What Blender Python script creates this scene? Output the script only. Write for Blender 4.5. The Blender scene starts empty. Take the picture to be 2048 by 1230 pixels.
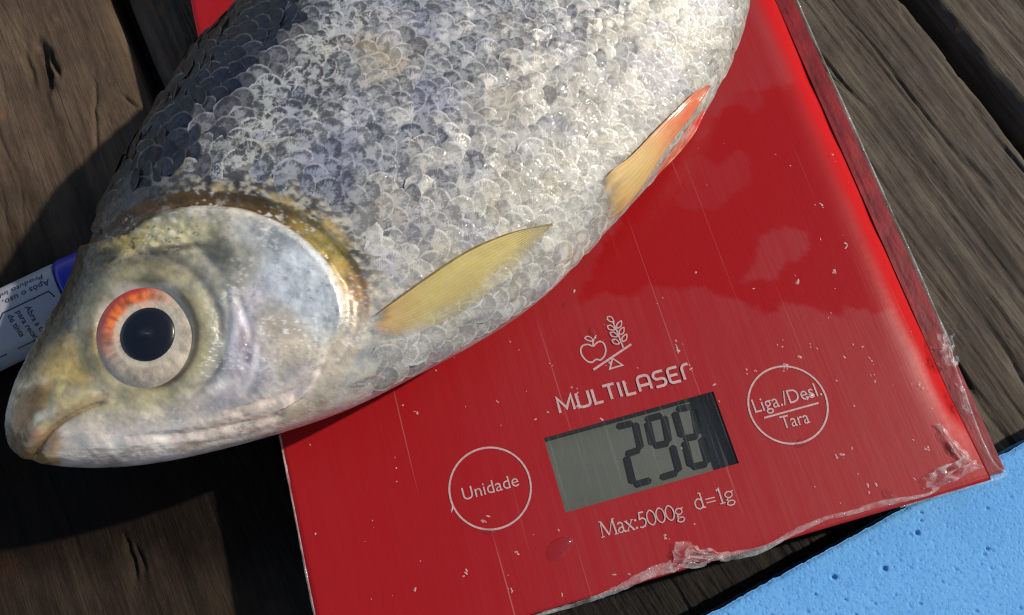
import bpy, bmesh, math, random
import numpy as np
from mathutils import Vector, Matrix
from mathutils.bvhtree import BVHTree

scene = bpy.context.scene
COL = scene.collection
random.seed(7)
rng = np.random.default_rng(11)

# ------------------------------------------------------------------ camera
PT = 0.018                                   # height of the scale's top above the boards
F = 1937.7
def rodr(r):
    r = np.array(r); a = np.linalg.norm(r); k = r / a
    K = np.array([[0, -k[2], k[1]], [k[2], 0, -k[0]], [-k[1], k[0], 0]])
    return np.eye(3) + math.sin(a) * K + (1 - math.cos(a)) * K @ K
RC = rodr([-0.335809190, 0.0476426841, 0.269690085])      # rows: camera axes in the world
CC = np.array([0.0369696265, -0.00514574205, 0.208887725 + PT])

cam = bpy.data.cameras.new("camera")
cam.sensor_fit = 'HORIZONTAL'; cam.sensor_width = 36; cam.lens = F / 2048 * 36
cam.clip_start = 0.005; cam.clip_end = 200
camo = bpy.data.objects.new("camera", cam); COL.objects.link(camo)
M4 = np.eye(4); M4[:3, :3] = RC.T; M4[:3, 3] = CC
camo.matrix_world = Matrix(M4.tolist())
scene.camera = camo

# ------------------------------------------------------------------ light
SUN_EL = math.radians(41)
sd = np.array([1.047, 0.031]); sd /= np.linalg.norm(sd)
SUN = np.array([sd[0] * math.cos(SUN_EL), sd[1] * math.cos(SUN_EL), math.sin(SUN_EL)])
w = bpy.data.worlds.new("World"); scene.world = w; w.use_nodes = True
nt = w.node_tree
sky = nt.nodes.new('ShaderNodeTexSky'); sky.sky_type = 'NISHITA'; sky.sun_disc = False
sky.sun_elevation = SUN_EL; sky.sun_rotation = math.atan2(sd[0], sd[1])
nt.links.new(sky.outputs[0], nt.nodes['Background'].inputs[0])
nt.nodes['Background'].inputs[1].default_value = 0.115
sl = bpy.data.lights.new("sun", 'SUN'); sl.energy = 4.0; sl.angle = math.radians(1.3); sl.color = (1, 0.93, 0.81)
so = bpy.data.objects.new("sun", sl); COL.objects.link(so)
so.rotation_euler = Vector(SUN.tolist()).to_track_quat('Z', 'Y').to_euler()
so.location = (0.4, 0.3, 0.6)
scene.view_settings.view_transform = 'Standard'; scene.view_settings.look = 'None'
scene.view_settings.exposure = 0.0; scene.view_settings.gamma = 1.0
scene.render.engine = 'CYCLES'
scene.cycles.use_denoising = True; scene.cycles.filter_width = 1.2; scene.cycles.sample_clamp_indirect = 4
scene.cycles.max_bounces = 8; scene.cycles.transparent_max_bounces = 12

# ------------------------------------------------------------------ helpers
def unproj(uv, z):
    """points of the photograph's grid laid on the level plane z"""
    uv = np.atleast_2d(np.asarray(uv, float))
    d = np.stack([(uv[:, 0] - 1024) / F, -(uv[:, 1] - 615) / F, -np.ones(len(uv))], 1) @ RC
    t = (z - CC[2]) / d[:, 2]
    return CC + d * t[:, None]
def proj(P):
    q = (np.asarray(P) - CC) @ RC.T
    return np.stack([1024 + F * q[..., 0] / -q[..., 2], 615 - F * q[..., 1] / -q[..., 2]], -1)
def ray(uv):
    d = np.array([(uv[0] - 1024) / F, -(uv[1] - 615) / F, -1.0]) @ RC
    return d / np.linalg.norm(d)

def lin(c):
    c = np.asarray(c, float) / 255
    return np.where(c <= 0.04045, c / 12.92, ((c + 0.055) / 1.055) ** 2.4)

def smooth(a, b, x):
    t = np.clip((x - a) / (b - a), 0, 1)
    return t * t * (3 - 2 * t)

_perm = rng.permutation(4096)
_val = rng.random(4096) * 2 - 1
def vnoise(x, y, s=0):
    x = np.asarray(x, float); y = np.asarray(y, float)
    xi = np.floor(x).astype(int); yi = np.floor(y).astype(int)
    fx = x - xi; fy = y - yi
    fx = fx * fx * fx * (fx * (fx * 6 - 15) + 10); fy = fy * fy * fy * (fy * (fy * 6 - 15) + 10)
    def h(i, j): return _val[_perm[(_perm[(i + s * 131) & 4095] + j) & 4095]]
    a = h(xi, yi); b = h(xi + 1, yi); c = h(xi, yi + 1); d = h(xi + 1, yi + 1)
    return (a * (1 - fx) + b * fx) * (1 - fy) + (c * (1 - fx) + d * fx) * fy
def fbm(x, y, o=4, s=0):
    r = 0; a = 1.0; t = 0
    for k in range(o):
        r = r + a * vnoise(x * 2 ** k + 17.3 * k, y * 2 ** k - 9.1 * k, s + k); t += a; a *= 0.5
    return r / t

def seg_dist(px, py, pts):
    """distance to a polyline and the running length fraction"""
    pts = np.asarray(pts, float)
    best = np.full(np.shape(px), 1e9); tt = np.zeros(np.shape(px))
    n = len(pts) - 1
    for i in range(n):
        a = pts[i]; b = pts[i + 1]; ab = b - a
        t = np.clip(((px - a[0]) * ab[0] + (py - a[1]) * ab[1]) / (ab @ ab), 0, 1)
        d = np.hypot(px - a[0] - t * ab[0], py - a[1] - t * ab[1])
        m = d < best
        best = np.where(m, d, best); tt = np.where(m, (i + t) / n, tt)
    return best, tt
def inside(px, py, poly):
    poly = np.asarray(poly, float); r = np.zeros(np.shape(px), bool)
    n = len(poly); j = n - 1
    for i in range(n):
        xi, yi = poly[i]; xj, yj = poly[j]
        c = ((yi > py) != (yj > py)) & (px < (xj - xi) * (py - yi) / (yj - yi + 1e-12) + xi)
        r ^= c; j = i
    return r
def sdf(px, py, poly):
    poly = list(map(tuple, poly))
    d, _ = seg_dist(px, py, poly + [poly[0]])
    return np.where(inside(px, py, poly), -d, d)
def spline(pts, n=8, closed=False):
    pts = [np.array(p, float) for p in pts]; out = []
    N = len(pts)
    for i in range(N if closed else N - 1):
        if closed: p0, p1, p2, p3 = pts[i - 1], pts[i], pts[(i + 1) % N], pts[(i + 2) % N]
        else: p0, p1, p2, p3 = pts[max(i - 1, 0)], pts[i], pts[i + 1], pts[min(i + 2, N - 1)]
        for k in range(n):
            t = k / n
            out.append(0.5 * ((2 * p1) + (-p0 + p2) * t + (2 * p0 - 5 * p1 + 4 * p2 - p3) * t * t + (-p0 + 3 * p1 - 3 * p2 + p3) * t ** 3))
    if not closed: out.append(pts[-1])
    return np.array(out)
def resample(pts, n):
    pts = np.asarray(pts, float)
    d = np.concatenate([[0], np.cumsum(np.linalg.norm(np.diff(pts, axis=0), axis=1))])
    t = np.linspace(0, d[-1], n)
    return np.stack([np.interp(t, d, pts[:, k]) for k in range(pts.shape[1])], 1)

def link(name, me, mat=None, parent=None):
    o = bpy.data.objects.new(name, me); COL.objects.link(o)
    if mat is not None: me.materials.append(mat)
    if parent is not None: o.parent = parent
    return o
def mesh(name, V, Fc, mat=None, parent=None, sm=True, inv=None):
    V = np.asarray(V, float)
    if inv is not None: V = (np.c_[V, np.ones(len(V))] @ inv.T)[:, :3]
    me = bpy.data.meshes.new(name); me.from_pydata(V.tolist(), [], [list(map(int, f)) for f in Fc]); me.update()
    if sm: me.polygons.foreach_set('use_smooth', [True] * len(me.polygons))
    return link(name, me, mat, parent)
def vcol(me, name, C):
    C = np.asarray(C, float)
    if C.ndim == 1: C = np.stack([C, C, C], 1)
    if C.shape[1] == 3: C = np.c_[C, np.ones(len(C))]
    at = me.color_attributes.new(name, 'FLOAT_COLOR', 'POINT')
    at.data.foreach_set('color', C.astype(np.float32).ravel())
def gridfaces(n, m, off=0, wrap=False):
    i, j = np.meshgrid(np.arange(n - 1), np.arange(m if wrap else m - 1), indexing='ij')
    a = off + i * m + j; b = off + i * m + (j + 1) % m; c = off + (i + 1) * m + (j + 1) % m; d = off + (i + 1) * m + j
    return np.stack([a, d, c, b], -1).reshape(-1, 4)
def thing(name, label, cat, loc=(0, 0, 0), rotz=0, group=None):
    o = bpy.data.objects.new(name, None); COL.objects.link(o)
    o.location = loc; o.rotation_euler = (0, 0, rotz); o.empty_display_size = 0.01
    o['label'] = label; o['category'] = cat
    if group: o['group'] = group
    return o
def tag(o, label, cat, group=None):
    o['label'] = label; o['category'] = cat
    if group: o['group'] = group
    return o
def invm(loc, rz):
    return np.array((Matrix.Translation(loc) @ Matrix.Rotation(rz, 4, 'Z')).inverted())

# ------------------------------------------------------------------ node helpers
class NT:
    def __init__(s, name):
        s.m = bpy.data.materials.new(name); s.m.use_nodes = True
        s.t = s.m.node_tree; s.p = s.t.nodes['Principled BSDF']; s.out = s.t.nodes['Material Output']
    def n(s, typ, **kw):
        n = s.t.nodes.new(typ)
        for k, v in kw.items():
            if k.startswith('i_'): s.set(n.inputs[k[2:].replace('_', ' ')], v)
            else: setattr(n, k, v)
        return n
    def set(s, sock, v):
        if hasattr(v, 'bl_idname') and 'Socket' in v.bl_idname: s.t.links.new(v, sock)
        elif isinstance(v, bpy.types.NodeSocket): s.t.links.new(v, sock)
        else:
            if sock.type == 'RGBA' and len(v) == 3: v = (*v, 1)
            sock.default_value = v
    def P(s, **kw):
        for k, v in kw.items(): s.set(s.p.inputs[k.replace('_', ' ')], v)
    def coord(s, kind='Object'): return s.n('ShaderNodeTexCoord').outputs[kind]
    def mapping(s, v, scale=(1, 1, 1), rot=(0, 0, 0)):
        n = s.n('ShaderNodeMapping'); s.set(n.inputs['Vector'], v); n.inputs['Scale'].default_value = scale
        n.inputs['Rotation'].default_value = rot
        return n.outputs[0]
    def noise(s, v, scale, detail=4, rough=0.55, dist=0):
        n = s.n('ShaderNodeTexNoise'); s.set(n.inputs['Vector'], v)
        n.inputs['Scale'].default_value = scale; n.inputs['Detail'].default_value = detail
        n.inputs['Roughness'].default_value = rough; n.inputs['Distortion'].default_value = dist
        return n.outputs['Fac']
    def vor(s, v, scale, feature='F1', out='Distance', rand=1):
        n = s.n('ShaderNodeTexVoronoi', feature=feature); s.set(n.inputs['Vector'], v)
        n.inputs['Scale'].default_value = scale; n.inputs['Randomness'].default_value = rand
        return n.outputs[out]
    def ramp(s, f, stops, interp='LINEAR'):
        n = s.n('ShaderNodeValToRGB'); s.set(n.inputs[0], f); r = n.color_ramp; r.interpolation = interp
        while len(r.elements) < len(stops): r.elements.new(0.5)
        for e, (p, c) in zip(r.elements, stops):
            e.position = p; e.color = (*c, 1) if hasattr(c, '__len__') else (c, c, c, 1)
        return n.outputs[0]
    def mix(s, f, a, b, blend='MIX'):
        n = s.n('ShaderNodeMix', data_type='RGBA', blend_type=blend)
        s.set(n.inputs[0], f); s.set(n.inputs[6], a); s.set(n.inputs[7], b)
        return n.outputs[2]
    def math(s, op, a, b=0.0, clamp=False):
        n = s.n('ShaderNodeMath', operation=op, use_clamp=clamp); s.set(n.inputs[0], a); s.set(n.inputs[1], b)
        return n.outputs[0]
    def bump(s, h, strength, dist, normal=None):
        n = s.n('ShaderNodeBump'); s.set(n.inputs['Height'], h)
        n.inputs['Strength'].default_value = strength; n.inputs['Distance'].default_value = dist
        if normal is not None: s.set(n.inputs['Normal'], normal)
        return n.outputs[0]
    def attr(s, name, out='Color'):
        n = s.n('ShaderNodeAttribute'); n.attribute_name = name
        return n.outputs[out]
    def sep(s, v):
        n = s.n('ShaderNodeSeparateXYZ'); s.set(n.inputs[0], v); return n.outputs
    def thinf(s, f0=0.03):
        lw = s.n('ShaderNodeLayerWeight'); lw.inputs['Blend'].default_value = 0.5
        return s.math('ADD', f0, s.math('MULTIPLY', 1 - f0, s.math('POWER', lw.outputs['Facing'], 5.0)))
    def clear(s, col, alpha, rough=0.1, ior=1.4):
        """thin clear stuff: see-through with a sheen and a share of milky colour"""
        s.P(Base_Color=col, Roughness=rough, IOR=ior)
        tr = s.n('ShaderNodeBsdfTransparent'); mx = s.n('ShaderNodeMixShader')
        s.set(mx.inputs[0], alpha)
        s.t.links.new(tr.outputs[0], mx.inputs[1]); s.t.links.new(s.p.outputs[0], mx.inputs[2])
        s.t.links.new(mx.outputs[0], s.out.inputs[0])
        return s.m

def simple(name, col, rough=0.5, **kw):
    m = NT(name); m.P(Base_Color=tuple(col), Roughness=rough, **kw)
    v = m.coord(); n = m.noise(v, 900, 3)
    m.P(Normal=m.bump(n, 0.15, 0.0002))
    return m.m

def face_up(o, d):
    me = o.data; d = Vector(d)
    if sum((p.normal.dot(d) * p.area for p in me.polygons)) < 0: me.flip_normals()
    return o

# ------------------------------------------------------------------ ground and boards
g = NT("dark_soil")
v = g.coord(); n1 = g.noise(v, 40, 6)
g.P(Base_Color=g.ramp(n1, [(0.3, (0.02, 0.017, 0.013)), (0.7, (0.05, 0.042, 0.033))]), Roughness=0.95, Normal=g.bump(n1, 0.6, 0.01))
go = mesh("ground", [(-40, -40, -0.036), (40, -40, -0.036), (40, 40, -0.036), (-40, 40, -0.036)], [(0, 1, 2, 3)], g.m, sm=False)
go['kind'] = 'structure'

def wood(name, base, dark, light, stain, stain_amt, seed, rough=0.75):
    m = NT(name)
    v = m.coord()
    st = m.mapping(v, (12, 230, 230)); fi = m.mapping(v, (60, 1500, 1500)); 
    a = m.noise(st, 1.0, 6, 0.6, 0.4); b = m.noise(fi, 1.0, 5, 0.65); c = m.noise(v, 55, 5, 0.6); d = m.noise(v, 420, 4, 0.7)
    col = m.ramp(a, [(0.28, dark), (0.5, base), (0.75, light)])
    col = m.mix(m.ramp(b, [(0.35, 0.4), (0.6, 0.0)]), col, dark)
    col = m.mix(m.ramp(c, [(0.35, 0.5), (0.62, 0.0)]), col, tuple(np.array(dark) * 0.9))
    sp = m.noise(v, 85, 3, 0.5); sp2 = m.noise(v, 24, 2, 0.5)
    sf = m.math('MULTIPLY', m.ramp(sp, [(0.60, 0.0), (0.74, 1.0)]), m.ramp(sp2, [(0.45, 0.0), (0.62, stain_amt)]))
    col = m.mix(sf, col, stain)
    col = m.mix(m.ramp(d, [(0.62, 0.0), (0.75, 0.45)]), col, light)
    shade_f = m.attr('painted_dark'); col = m.mix(shade_f, col, m.mix(1.0, col, (0.105, 0.088, 0.066), 'MULTIPLY'))  # painted shade: multiplies the board colour down by the vertex mask
    m.P(Base_Color=col, Roughness=m.ramp(c, [(0.3, rough - 0.15), (0.7, rough + 0.1)]), Specular_IOR_Level=0.09)
    h = m.math('ADD', m.math('MULTIPLY', b, 0.6), m.math('MULTIPLY', d, 0.5))
    m.P(Normal=m.bump(h, 0.7, 0.0007))
    return m.m
grey_wood = wood("weathered_grey_wood", (0.105, 0.084, 0.063), (0.030, 0.0235, 0.0175), (0.168, 0.138, 0.106), (0.12, 0.08, 0.05), 0.35, 1)
brown_wood = wood("worn_brown_wood", (0.104, 0.070, 0.045), (0.040, 0.027, 0.0175), (0.155, 0.110, 0.074), (0.22, 0.085, 0.035), 0.6, 2, 0.65)

deck = thing("wooden_deck", "weathered wooden boards with dark gaps lying under the red scale", "deck")

def shade_board(o, f):
    M = np.array(o.matrix_basis); n_ = len(o.data.vertices); c = np.zeros(n_ * 3, np.float32); o.data.vertices.foreach_get('co', c); c = c.reshape(-1, 3) @ M[:3, :3].T + M[:3, 3]; q_ = proj(c); vcol(o.data, 'painted_dark', f(q_[:, 0], q_[:, 1]))

def plank(edge_a, edge_b, mat, seed, vis, width=None, width_b=None, groove=1.0, pit=None, xlim=None):
    """a board 32 mm thick; edge_a/edge_b: two points of its guiding edge; the board lies to the left (width>0) or right"""
    A = unproj([edge_a], 0)[0]; B = unproj([edge_b], 0)[0]
    d = (B - A)[:2]; d /= np.linalg.norm(d); ang = math.atan2(d[1], d[0])
    ca, sa = d; 
    def loc(p): p = np.asarray(p)[..., :2] - A[:2]; return np.stack([p[..., 0] * ca + p[..., 1] * sa, -p[..., 0] * sa + p[..., 1] * ca], -1)
    lv = loc(unproj(vis, 0))
    x0, x1 = lv[:, 0].min() - 0.015, lv[:, 0].max() + 0.015
    xs = np.concatenate([[-0.45, -0.3], np.linspace(x0, x1, max(40, int((x1 - x0) / 0.0008))), [0.3, 0.5]]); xs = np.unique(np.clip(xs, -0.5, 0.6))
    if xlim: xs = np.unique(np.clip(xs, *sorted(loc(unproj(xlim, 0))[:, 0])))
    wd = abs(width); y0 = max(0, min(abs(lv[:, 1].min()), abs(lv[:, 1].max())) - 0.004); y1 = min(wd, np.abs(lv[:, 1]).max() + 0.004)
    ys = np.unique(np.concatenate([[0, 0.0004, 0.001, 0.002], np.linspace(max(y0, 0.002), y1, max(20, int((y1 - y0) / 0.00036))), [wd - 0.0015, wd]]))
    sg = 1 if width > 0 else -1
    X, Y = np.meshgrid(xs, ys, indexing='ij')
    wb = (wd if width_b is None else abs(width_b))
    S = 1 + (wb / wd - 1) * smooth(0, 0.2, X)              # taper along the length
    Yw = Y * S
    # grain grooves, long cracks, worn undulation
    G = fbm(X * 14 + seed, Yw * 620, 3, seed)
    Cr = 1 - np.abs(fbm(X * 9 + 3 * seed, Yw * 190 + fbm(X * 30, Yw * 60, 2, seed + 5) * 1.2, 2, seed + 9)) * 9
    mask = smooth(-0.1, 0.5, fbm(X * 22, Yw * 120, 2, seed + 3))
    Cr2 = 1 - np.abs(fbm(X * 16 + 5 * seed, Yw * 420 + fbm(X * 40, Yw * 90, 2, seed + 6), 2, seed + 12)) * 12
    mask2 = smooth(-0.1, 0.45, fbm(X * 40 + 7, Yw * 160, 2, seed + 13))
    Z = 0.00022 * G * groove - 0.0008 * groove * np.clip(Cr, 0, 1) * mask - 0.0004 * groove * np.clip(Cr2, 0, 1) * mask2 + 0.0005 * fbm(X * 30, Yw * 45, 3, seed + 2)
    Z += 0.00012 * fbm(X * 500, Yw * 700, 2, seed + 7)
    edge = np.minimum(Yw, wd * S - Yw) + 0.0009 * fbm(X * 60, Yw * 0, 3, seed + 4)
    Z -= 0.0022 * (1 - smooth(0, 0.0035, edge)) ** 2 + 0.0006 * np.clip(-fbm(X * 40, Yw * 0 + 5, 2, seed), 0, 1) * (1 - smooth(0, 0.006, edge))
    if pit:
        for (pc, pr, pd) in pit:
            q = loc(unproj([pc[0], pc[1]], 0)); q0, q1 = q[0], q[1]
            dd = (q1 - q0); L = np.linalg.norm(dd); dd /= L
            s = (X - q0[0]) * dd[0] + (sg * Yw - q0[1]) * dd[1]; t = -(X - q0[0]) * dd[1] + (sg * Yw - q0[1]) * dd[0]
            t = t + 0.0006 * fbm(X * 300, Yw * 300, 2, 3)
            f = smooth(-0.002, L * 0.3, s) * (1 - smooth(L * 0.6, L + 0.002, s)) * np.exp(-(t / pr) ** 2)
            Z -= pd * f
    wav = 0.0007 * fbm(X * 35, 0 * X + seed, 3, seed + 8) * (1 - smooth(0, 0.01, np.minimum(Yw, wd * S - Yw)))
    top = np.stack([X, sg * (Yw + wav), Z], -1).reshape(-1, 3)
    n, m_ = X.shape
    bot = top.copy(); bot[:, 2] = -0.032
    idx = np.arange(n * m_).reshape(n, m_)
    ring = np.concatenate([idx[:, 0], idx[-1, 1:], idx[-2::-1, -1], idx[0, -2:0:-1]])
    V = np.concatenate([top, bot[ring]]); N0 = n * m_; R = len(ring)
    Fc = list(gridfaces(n, m_)) + [(ring[k], ring[(k + 1) % R], N0 + (k + 1) % R, N0 + k) for k in range(R)]
    if sg > 0: pass
    o = mesh("plank", V, Fc, mat, deck)
    bm = bmesh.new(); bm.from_mesh(o.data); bmesh.ops.recalc_face_normals(bm, faces=bm.faces); 
    if bm.faces[0].normal.z < 0: bmesh.ops.reverse_faces(bm, faces=bm.faces)
    bm.to_mesh(o.data); bm.free()
    o.location = A; o.rotation_euler = (0, 0, ang)
    return o
# right boards: gap edges (1811,0)-(2048,298) and (1865,0)-(2048,220)
plank((2048, 298), (1811, 0), grey_wood, 3, [(1590, 0), (1811, 0), (2048, 298), (2048, 900), (1900, 900), (1200, 1230), (1800, 1230)], width=0.060, groove=1.3)
plank((2048, 220), (1865, 0), grey_wood, 8, [(1865, 0), (2048, 0), (2048, 220)], width=-0.13, groove=1.2)
# left board: right edge (215,0)-(305,215)
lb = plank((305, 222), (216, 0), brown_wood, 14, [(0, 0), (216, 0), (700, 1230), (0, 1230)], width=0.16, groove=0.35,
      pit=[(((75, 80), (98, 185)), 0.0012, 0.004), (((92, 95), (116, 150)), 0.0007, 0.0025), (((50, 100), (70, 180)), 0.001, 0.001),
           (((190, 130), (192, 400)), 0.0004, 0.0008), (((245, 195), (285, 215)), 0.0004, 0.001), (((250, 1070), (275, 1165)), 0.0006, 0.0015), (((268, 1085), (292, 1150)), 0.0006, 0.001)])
dark_wood = wood("dark_brown_wood", (0.013, 0.010, 0.008), (0.006, 0.005, 0.0042), (0.028, 0.023, 0.018), (0.05, 0.03, 0.02), 0.3, 5, 0.6)  # much darker brown than the other boards
plank((1900, 895), (1560, 467), dark_wood, 31, [(1090, 1230), (1300, 1140), (1950, 975), (1900, 1010), (1400, 1235), (1700, 1235)], width=0.105, groove=0.9, xlim=[(1560, 467), (2700, 1910)])
shade_board(lb, lambda x, y: smooth(330, 640, y + 90 * fbm(x / 120, y / 120, 3, 3)) * (1 - 0.22 * smooth(1060, 1190, y + 60 * fbm(x / 70, y / 70, 3, 5))))  # shade painted over the lower left board, weaker near the bottom
# middle board, mostly under the scale
plank((345, 222), (256, 0), brown_wood, 21, [(256, 0), (400, 0), (420, 120), (300, 110)], width=-0.045, groove=0.8, xlim=[(600, 860), (0, -700)])

# ------------------------------------------------------------------ kitchen scale
SW, SH = 0.15, 0.215
X0, X1, Y0, Y1 = 0.05560718, 0.0947619, 0.01793223, 0.03453661
YC, XA, XB, RB = 0.0272371, 0.0414880, 0.1096136, 0.0087406
XR = SW - 0.0040
ks = thing("kitchen_scale", "red glass-topped kitchen scale with a grey display reading 298, under the fish", "kitchen scale", (0, 0, 0))

# top: red painted glass under milky film, pale and dark reflections painted in
xs = np.unique(np.round(np.concatenate([np.linspace(0.0006, XR, 190), [0, 0.0003, X0, X1], np.linspace(XR - 0.0115, XR, 30)]), 6))
ys = np.unique(np.round(np.concatenate([np.linspace(0, SH, 230), [Y0, Y1]]), 6))
X, Y = np.meshgrid(xs, ys, indexing='ij')
Z = np.full(X.shape, PT)
r_ = np.clip((X - (XR - 0.011)) / 0.011, 0, 1)
wob = 1 + 0.25 * fbm(Y * 60, X * 0, 2, 4)
Z -= 0.0024 * r_ ** 2.6 * wob * smooth(-0.005, 0.03, Y)  # right edge rolled down so that it catches the sun
Z -= 0.0004 * (1 - smooth(0, 0.0006, X)) + 0.0003 * (1 - smooth(0, 0.0008, Y))
P = np.stack([X, Y, Z], -1).reshape(-1, 3)
px = proj(P)
n, m_ = X.shape
cx = (xs[:-1] + xs[1:]) / 2; cy = (ys[:-1] + ys[1:]) / 2
hole = ((cx[:, None] > X0) & (cx[:, None] < X1) & (cy[None] > Y0) & (cy[None] < Y1)).ravel()
Fc = gridfaces(n, m_)[~hole][:, ::-1]
idx = np.arange(n * m_).reshape(n, m_)
ring = np.concatenate([idx[:, 0], idx[-1, 1:], idx[-2::-1, -1], idx[0, -2:0:-1]])
low = P[ring].copy(); low[:, 2] = PT - 0.0045
R = len(ring); N0 = len(P)
faces = [tuple(f) for f in Fc] + [(ring[k], N0 + k, N0 + (k + 1) % R, ring[(k + 1) % R]) for k in range(R)] + [tuple(N0 + k for k in range(R))[::-1]]
faces = faces[:-1]
q = px[:, 0], px[:, 1]
wn = 40 * fbm(q[0] / 45, q[1] / 45, 4, 31)
def zone(poly, soft=5): return 1 - smooth(-soft, soft, sdf(q[0], q[1], poly) + wn * 0.6)
painted_dark = zone([(1180, 555), (1250, 400), (1330, 300), (1420, 225), (1500, 175), (1560, 160), (1640, 150), (1700, 240), (1780, 400), (1860, 600), (1850, 640), (1700, 615), (1550, 622), (1460, 590), (1300, 575), (1150, 600)])  # dark reflection in the glass, painted as deeper red
haze_reflection = 1 - painted_dark
haze_reflection = np.maximum(haze_reflection, zone([(1380, 330), (1480, 310), (1500, 360), (1430, 420), (1350, 410)]) * 0.55)  # paler reflection patches painted into the red
haze_reflection = np.maximum(haze_reflection, zone([(1480, 565), (1530, 480), (1590, 455), (1630, 450), (1590, 520), (1550, 560)]) * 0.9)
haze_reflection = np.maximum(haze_reflection, zone([(1420, 190), (1560, 165), (1500, 230)]) * 0.6)
haze_reflection = haze_reflection * (0.75 + 0.25 * fbm(q[0] / 200, q[1] / 200, 3, 8))
low_left = smooth(900, 600, q[0]); haze_reflection = haze_reflection * (1 - 0.65 * smooth(1250, 800, q[0]))
gm = NT("red_glass_under_film")
v = gm.coord()
hz = gm.attr('haze_reflection')
st = gm.noise(gm.mapping(v, (1400, 45, 1)), 1, 4, 0.6); st2 = gm.noise(gm.mapping(v, (420, 20, 1), (0, 0, 0.12)), 1, 3, 0.6)
streak = gm.ramp(gm.math('ADD', gm.math('MULTIPLY', st, 0.5), gm.math('MULTIPLY', st2, 0.5)), [(0.42, 0.0), (0.70, 1.0)])
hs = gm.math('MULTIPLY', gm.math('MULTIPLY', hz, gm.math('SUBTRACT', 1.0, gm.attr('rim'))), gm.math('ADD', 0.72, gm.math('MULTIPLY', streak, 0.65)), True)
col = gm.mix(hs, (0.29, 0.0054, 0.0066), (0.28, 0.0175, 0.021))
lines = gm.ramp(gm.noise(gm.mapping(v, (900, 9, 1), (0, 0, 0.05)), 1, 2, 0.5), [(0.69, 0.0), (0.74, 1.0)])
col = gm.mix(gm.attr('rim'), col, (0.46, 0.010, 0.011))  # sunlit right edge painted in as brighter red
col = gm.mix(gm.math('MULTIPLY', lines, 0.22), col, (0.6, 0.35, 0.33))
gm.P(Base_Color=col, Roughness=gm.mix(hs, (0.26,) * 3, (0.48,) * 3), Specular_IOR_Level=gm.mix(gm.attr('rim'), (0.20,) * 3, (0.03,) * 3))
gm.P(Normal=gm.bump(gm.math('ADD', gm.noise(v, 130, 3), gm.math('MULTIPLY', st, 0.4)), 0.12, 0.0006))
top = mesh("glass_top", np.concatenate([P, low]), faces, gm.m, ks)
vcol(top.data, 'haze_reflection', np.concatenate([haze_reflection, haze_reflection[ring]])); rim_sun = (smooth(XR - 0.0075, XR - 0.002, P[:, 0] + 0.0006 * fbm(P[:, 1] * 90, P[:, 0] * 0, 3, 12)) * smooth(-0.004, 0.02, P[:, 1])); vcol(top.data, 'rim', np.concatenate([rim_sun, rim_sun[ring]]))  # mask of the painted sun stripe along the right edge

# dark clear border along the right side, body and feet under the glass
def box(name, x0, x1, y0, y1, z0, z1, mat, parent, bev=0.0008):
    bm = bmesh.new(); bmesh.ops.create_cube(bm, size=1)
    for v_ in bm.verts: v_.co = Vector(((x0 + x1) / 2 + v_.co.x * (x1 - x0), (y0 + y1) / 2 + v_.co.y * (y1 - y0), (z0 + z1) / 2 + v_.co.z * (z1 - z0)))
    bmesh.ops.bevel(bm, geom=bm.edges[:], offset=bev, segments=2, affect='EDGES')
    me = bpy.data.meshes.new(name); bm.to_mesh(me); bm.free()
    return link(name, me, mat, parent)
maroon = NT("maroon_edge")
v = maroon.coord(); nn = maroon.noise(maroon.mapping(v, (300, 120, 300)), 1, 4)
maroon.P(Base_Color=maroon.ramp(nn, [(0.35, (0.13, 0.004, 0.007)), (0.65, (0.24, 0.008, 0.013))]), Roughness=0.5, Specular_IOR_Level=0.25, Normal=maroon.bump(nn, 0.3, 0.0008))
box("glass_border", XR - 0.0004, SW + 0.0010, 0.0008, SH, PT - 0.0044, PT - 0.0021, maroon.m, ks, 0.0005)
black = simple("black_plastic", (0.012, 0.012, 0.013), 0.5)
box("base", 0.012, SW - 0.014, 0.012, SH - 0.01, 0.0012, PT - 0.0056, black, ks, 0.002)
for fx in (0.02, SW - 0.022):
    for fy in (0.02, SH - 0.02):
        bm = bmesh.new(); bmesh.ops.create_cone(bm, cap_ends=True, segments=20, radius1=0.006, radius2=0.0065, depth=0.0022)
        me = bpy.data.meshes.new("foot"); bm.to_mesh(me); bm.free(); fo = link("foot", me, black, ks); fo.location = (fx, fy, 0.0012)

# display: recessed panel, walls, digits, clear pane
LD = 0.0042
recm = simple("recess_plastic", (0.05, 0.05, 0.05), 0.6)
lcd = NT("lcd_panel"); v = lcd.coord()
nn = lcd.noise(v, 120, 3); lcd.P(Base_Color=lcd.ramp(nn, [(0.3, (0.056, 0.064, 0.048)), (0.7, (0.066, 0.074, 0.057))]), Roughness=0.55)
zl = PT - LD
disp = mesh("display", [(X0 - .001, Y0 - .001, zl), (X1 + .001, Y0 - .001, zl), (X1 + .001, Y1 + .001, zl), (X0 - .001, Y1 + .001, zl)], [(0, 1, 2, 3)], lcd.m, ks, sm=False)
e = 0.0003
wv = []; wf = []
for (a, b) in (((X0, Y0), (X1, Y0)), ((X1, Y0), (X1, Y1)), ((X1, Y1), (X0, Y1)), ((X0, Y1), (X0, Y0))):
    k = len(wv); wv += [(a[0], a[1], zl), (b[0], b[1], zl), (b[0], b[1], PT - 0.0001), (a[0], a[1], PT - 0.0001)]; wf.append((k, k + 3, k + 2, k + 1))
mesh("display_recess", wv, wf, recm, disp, sm=False)
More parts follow.
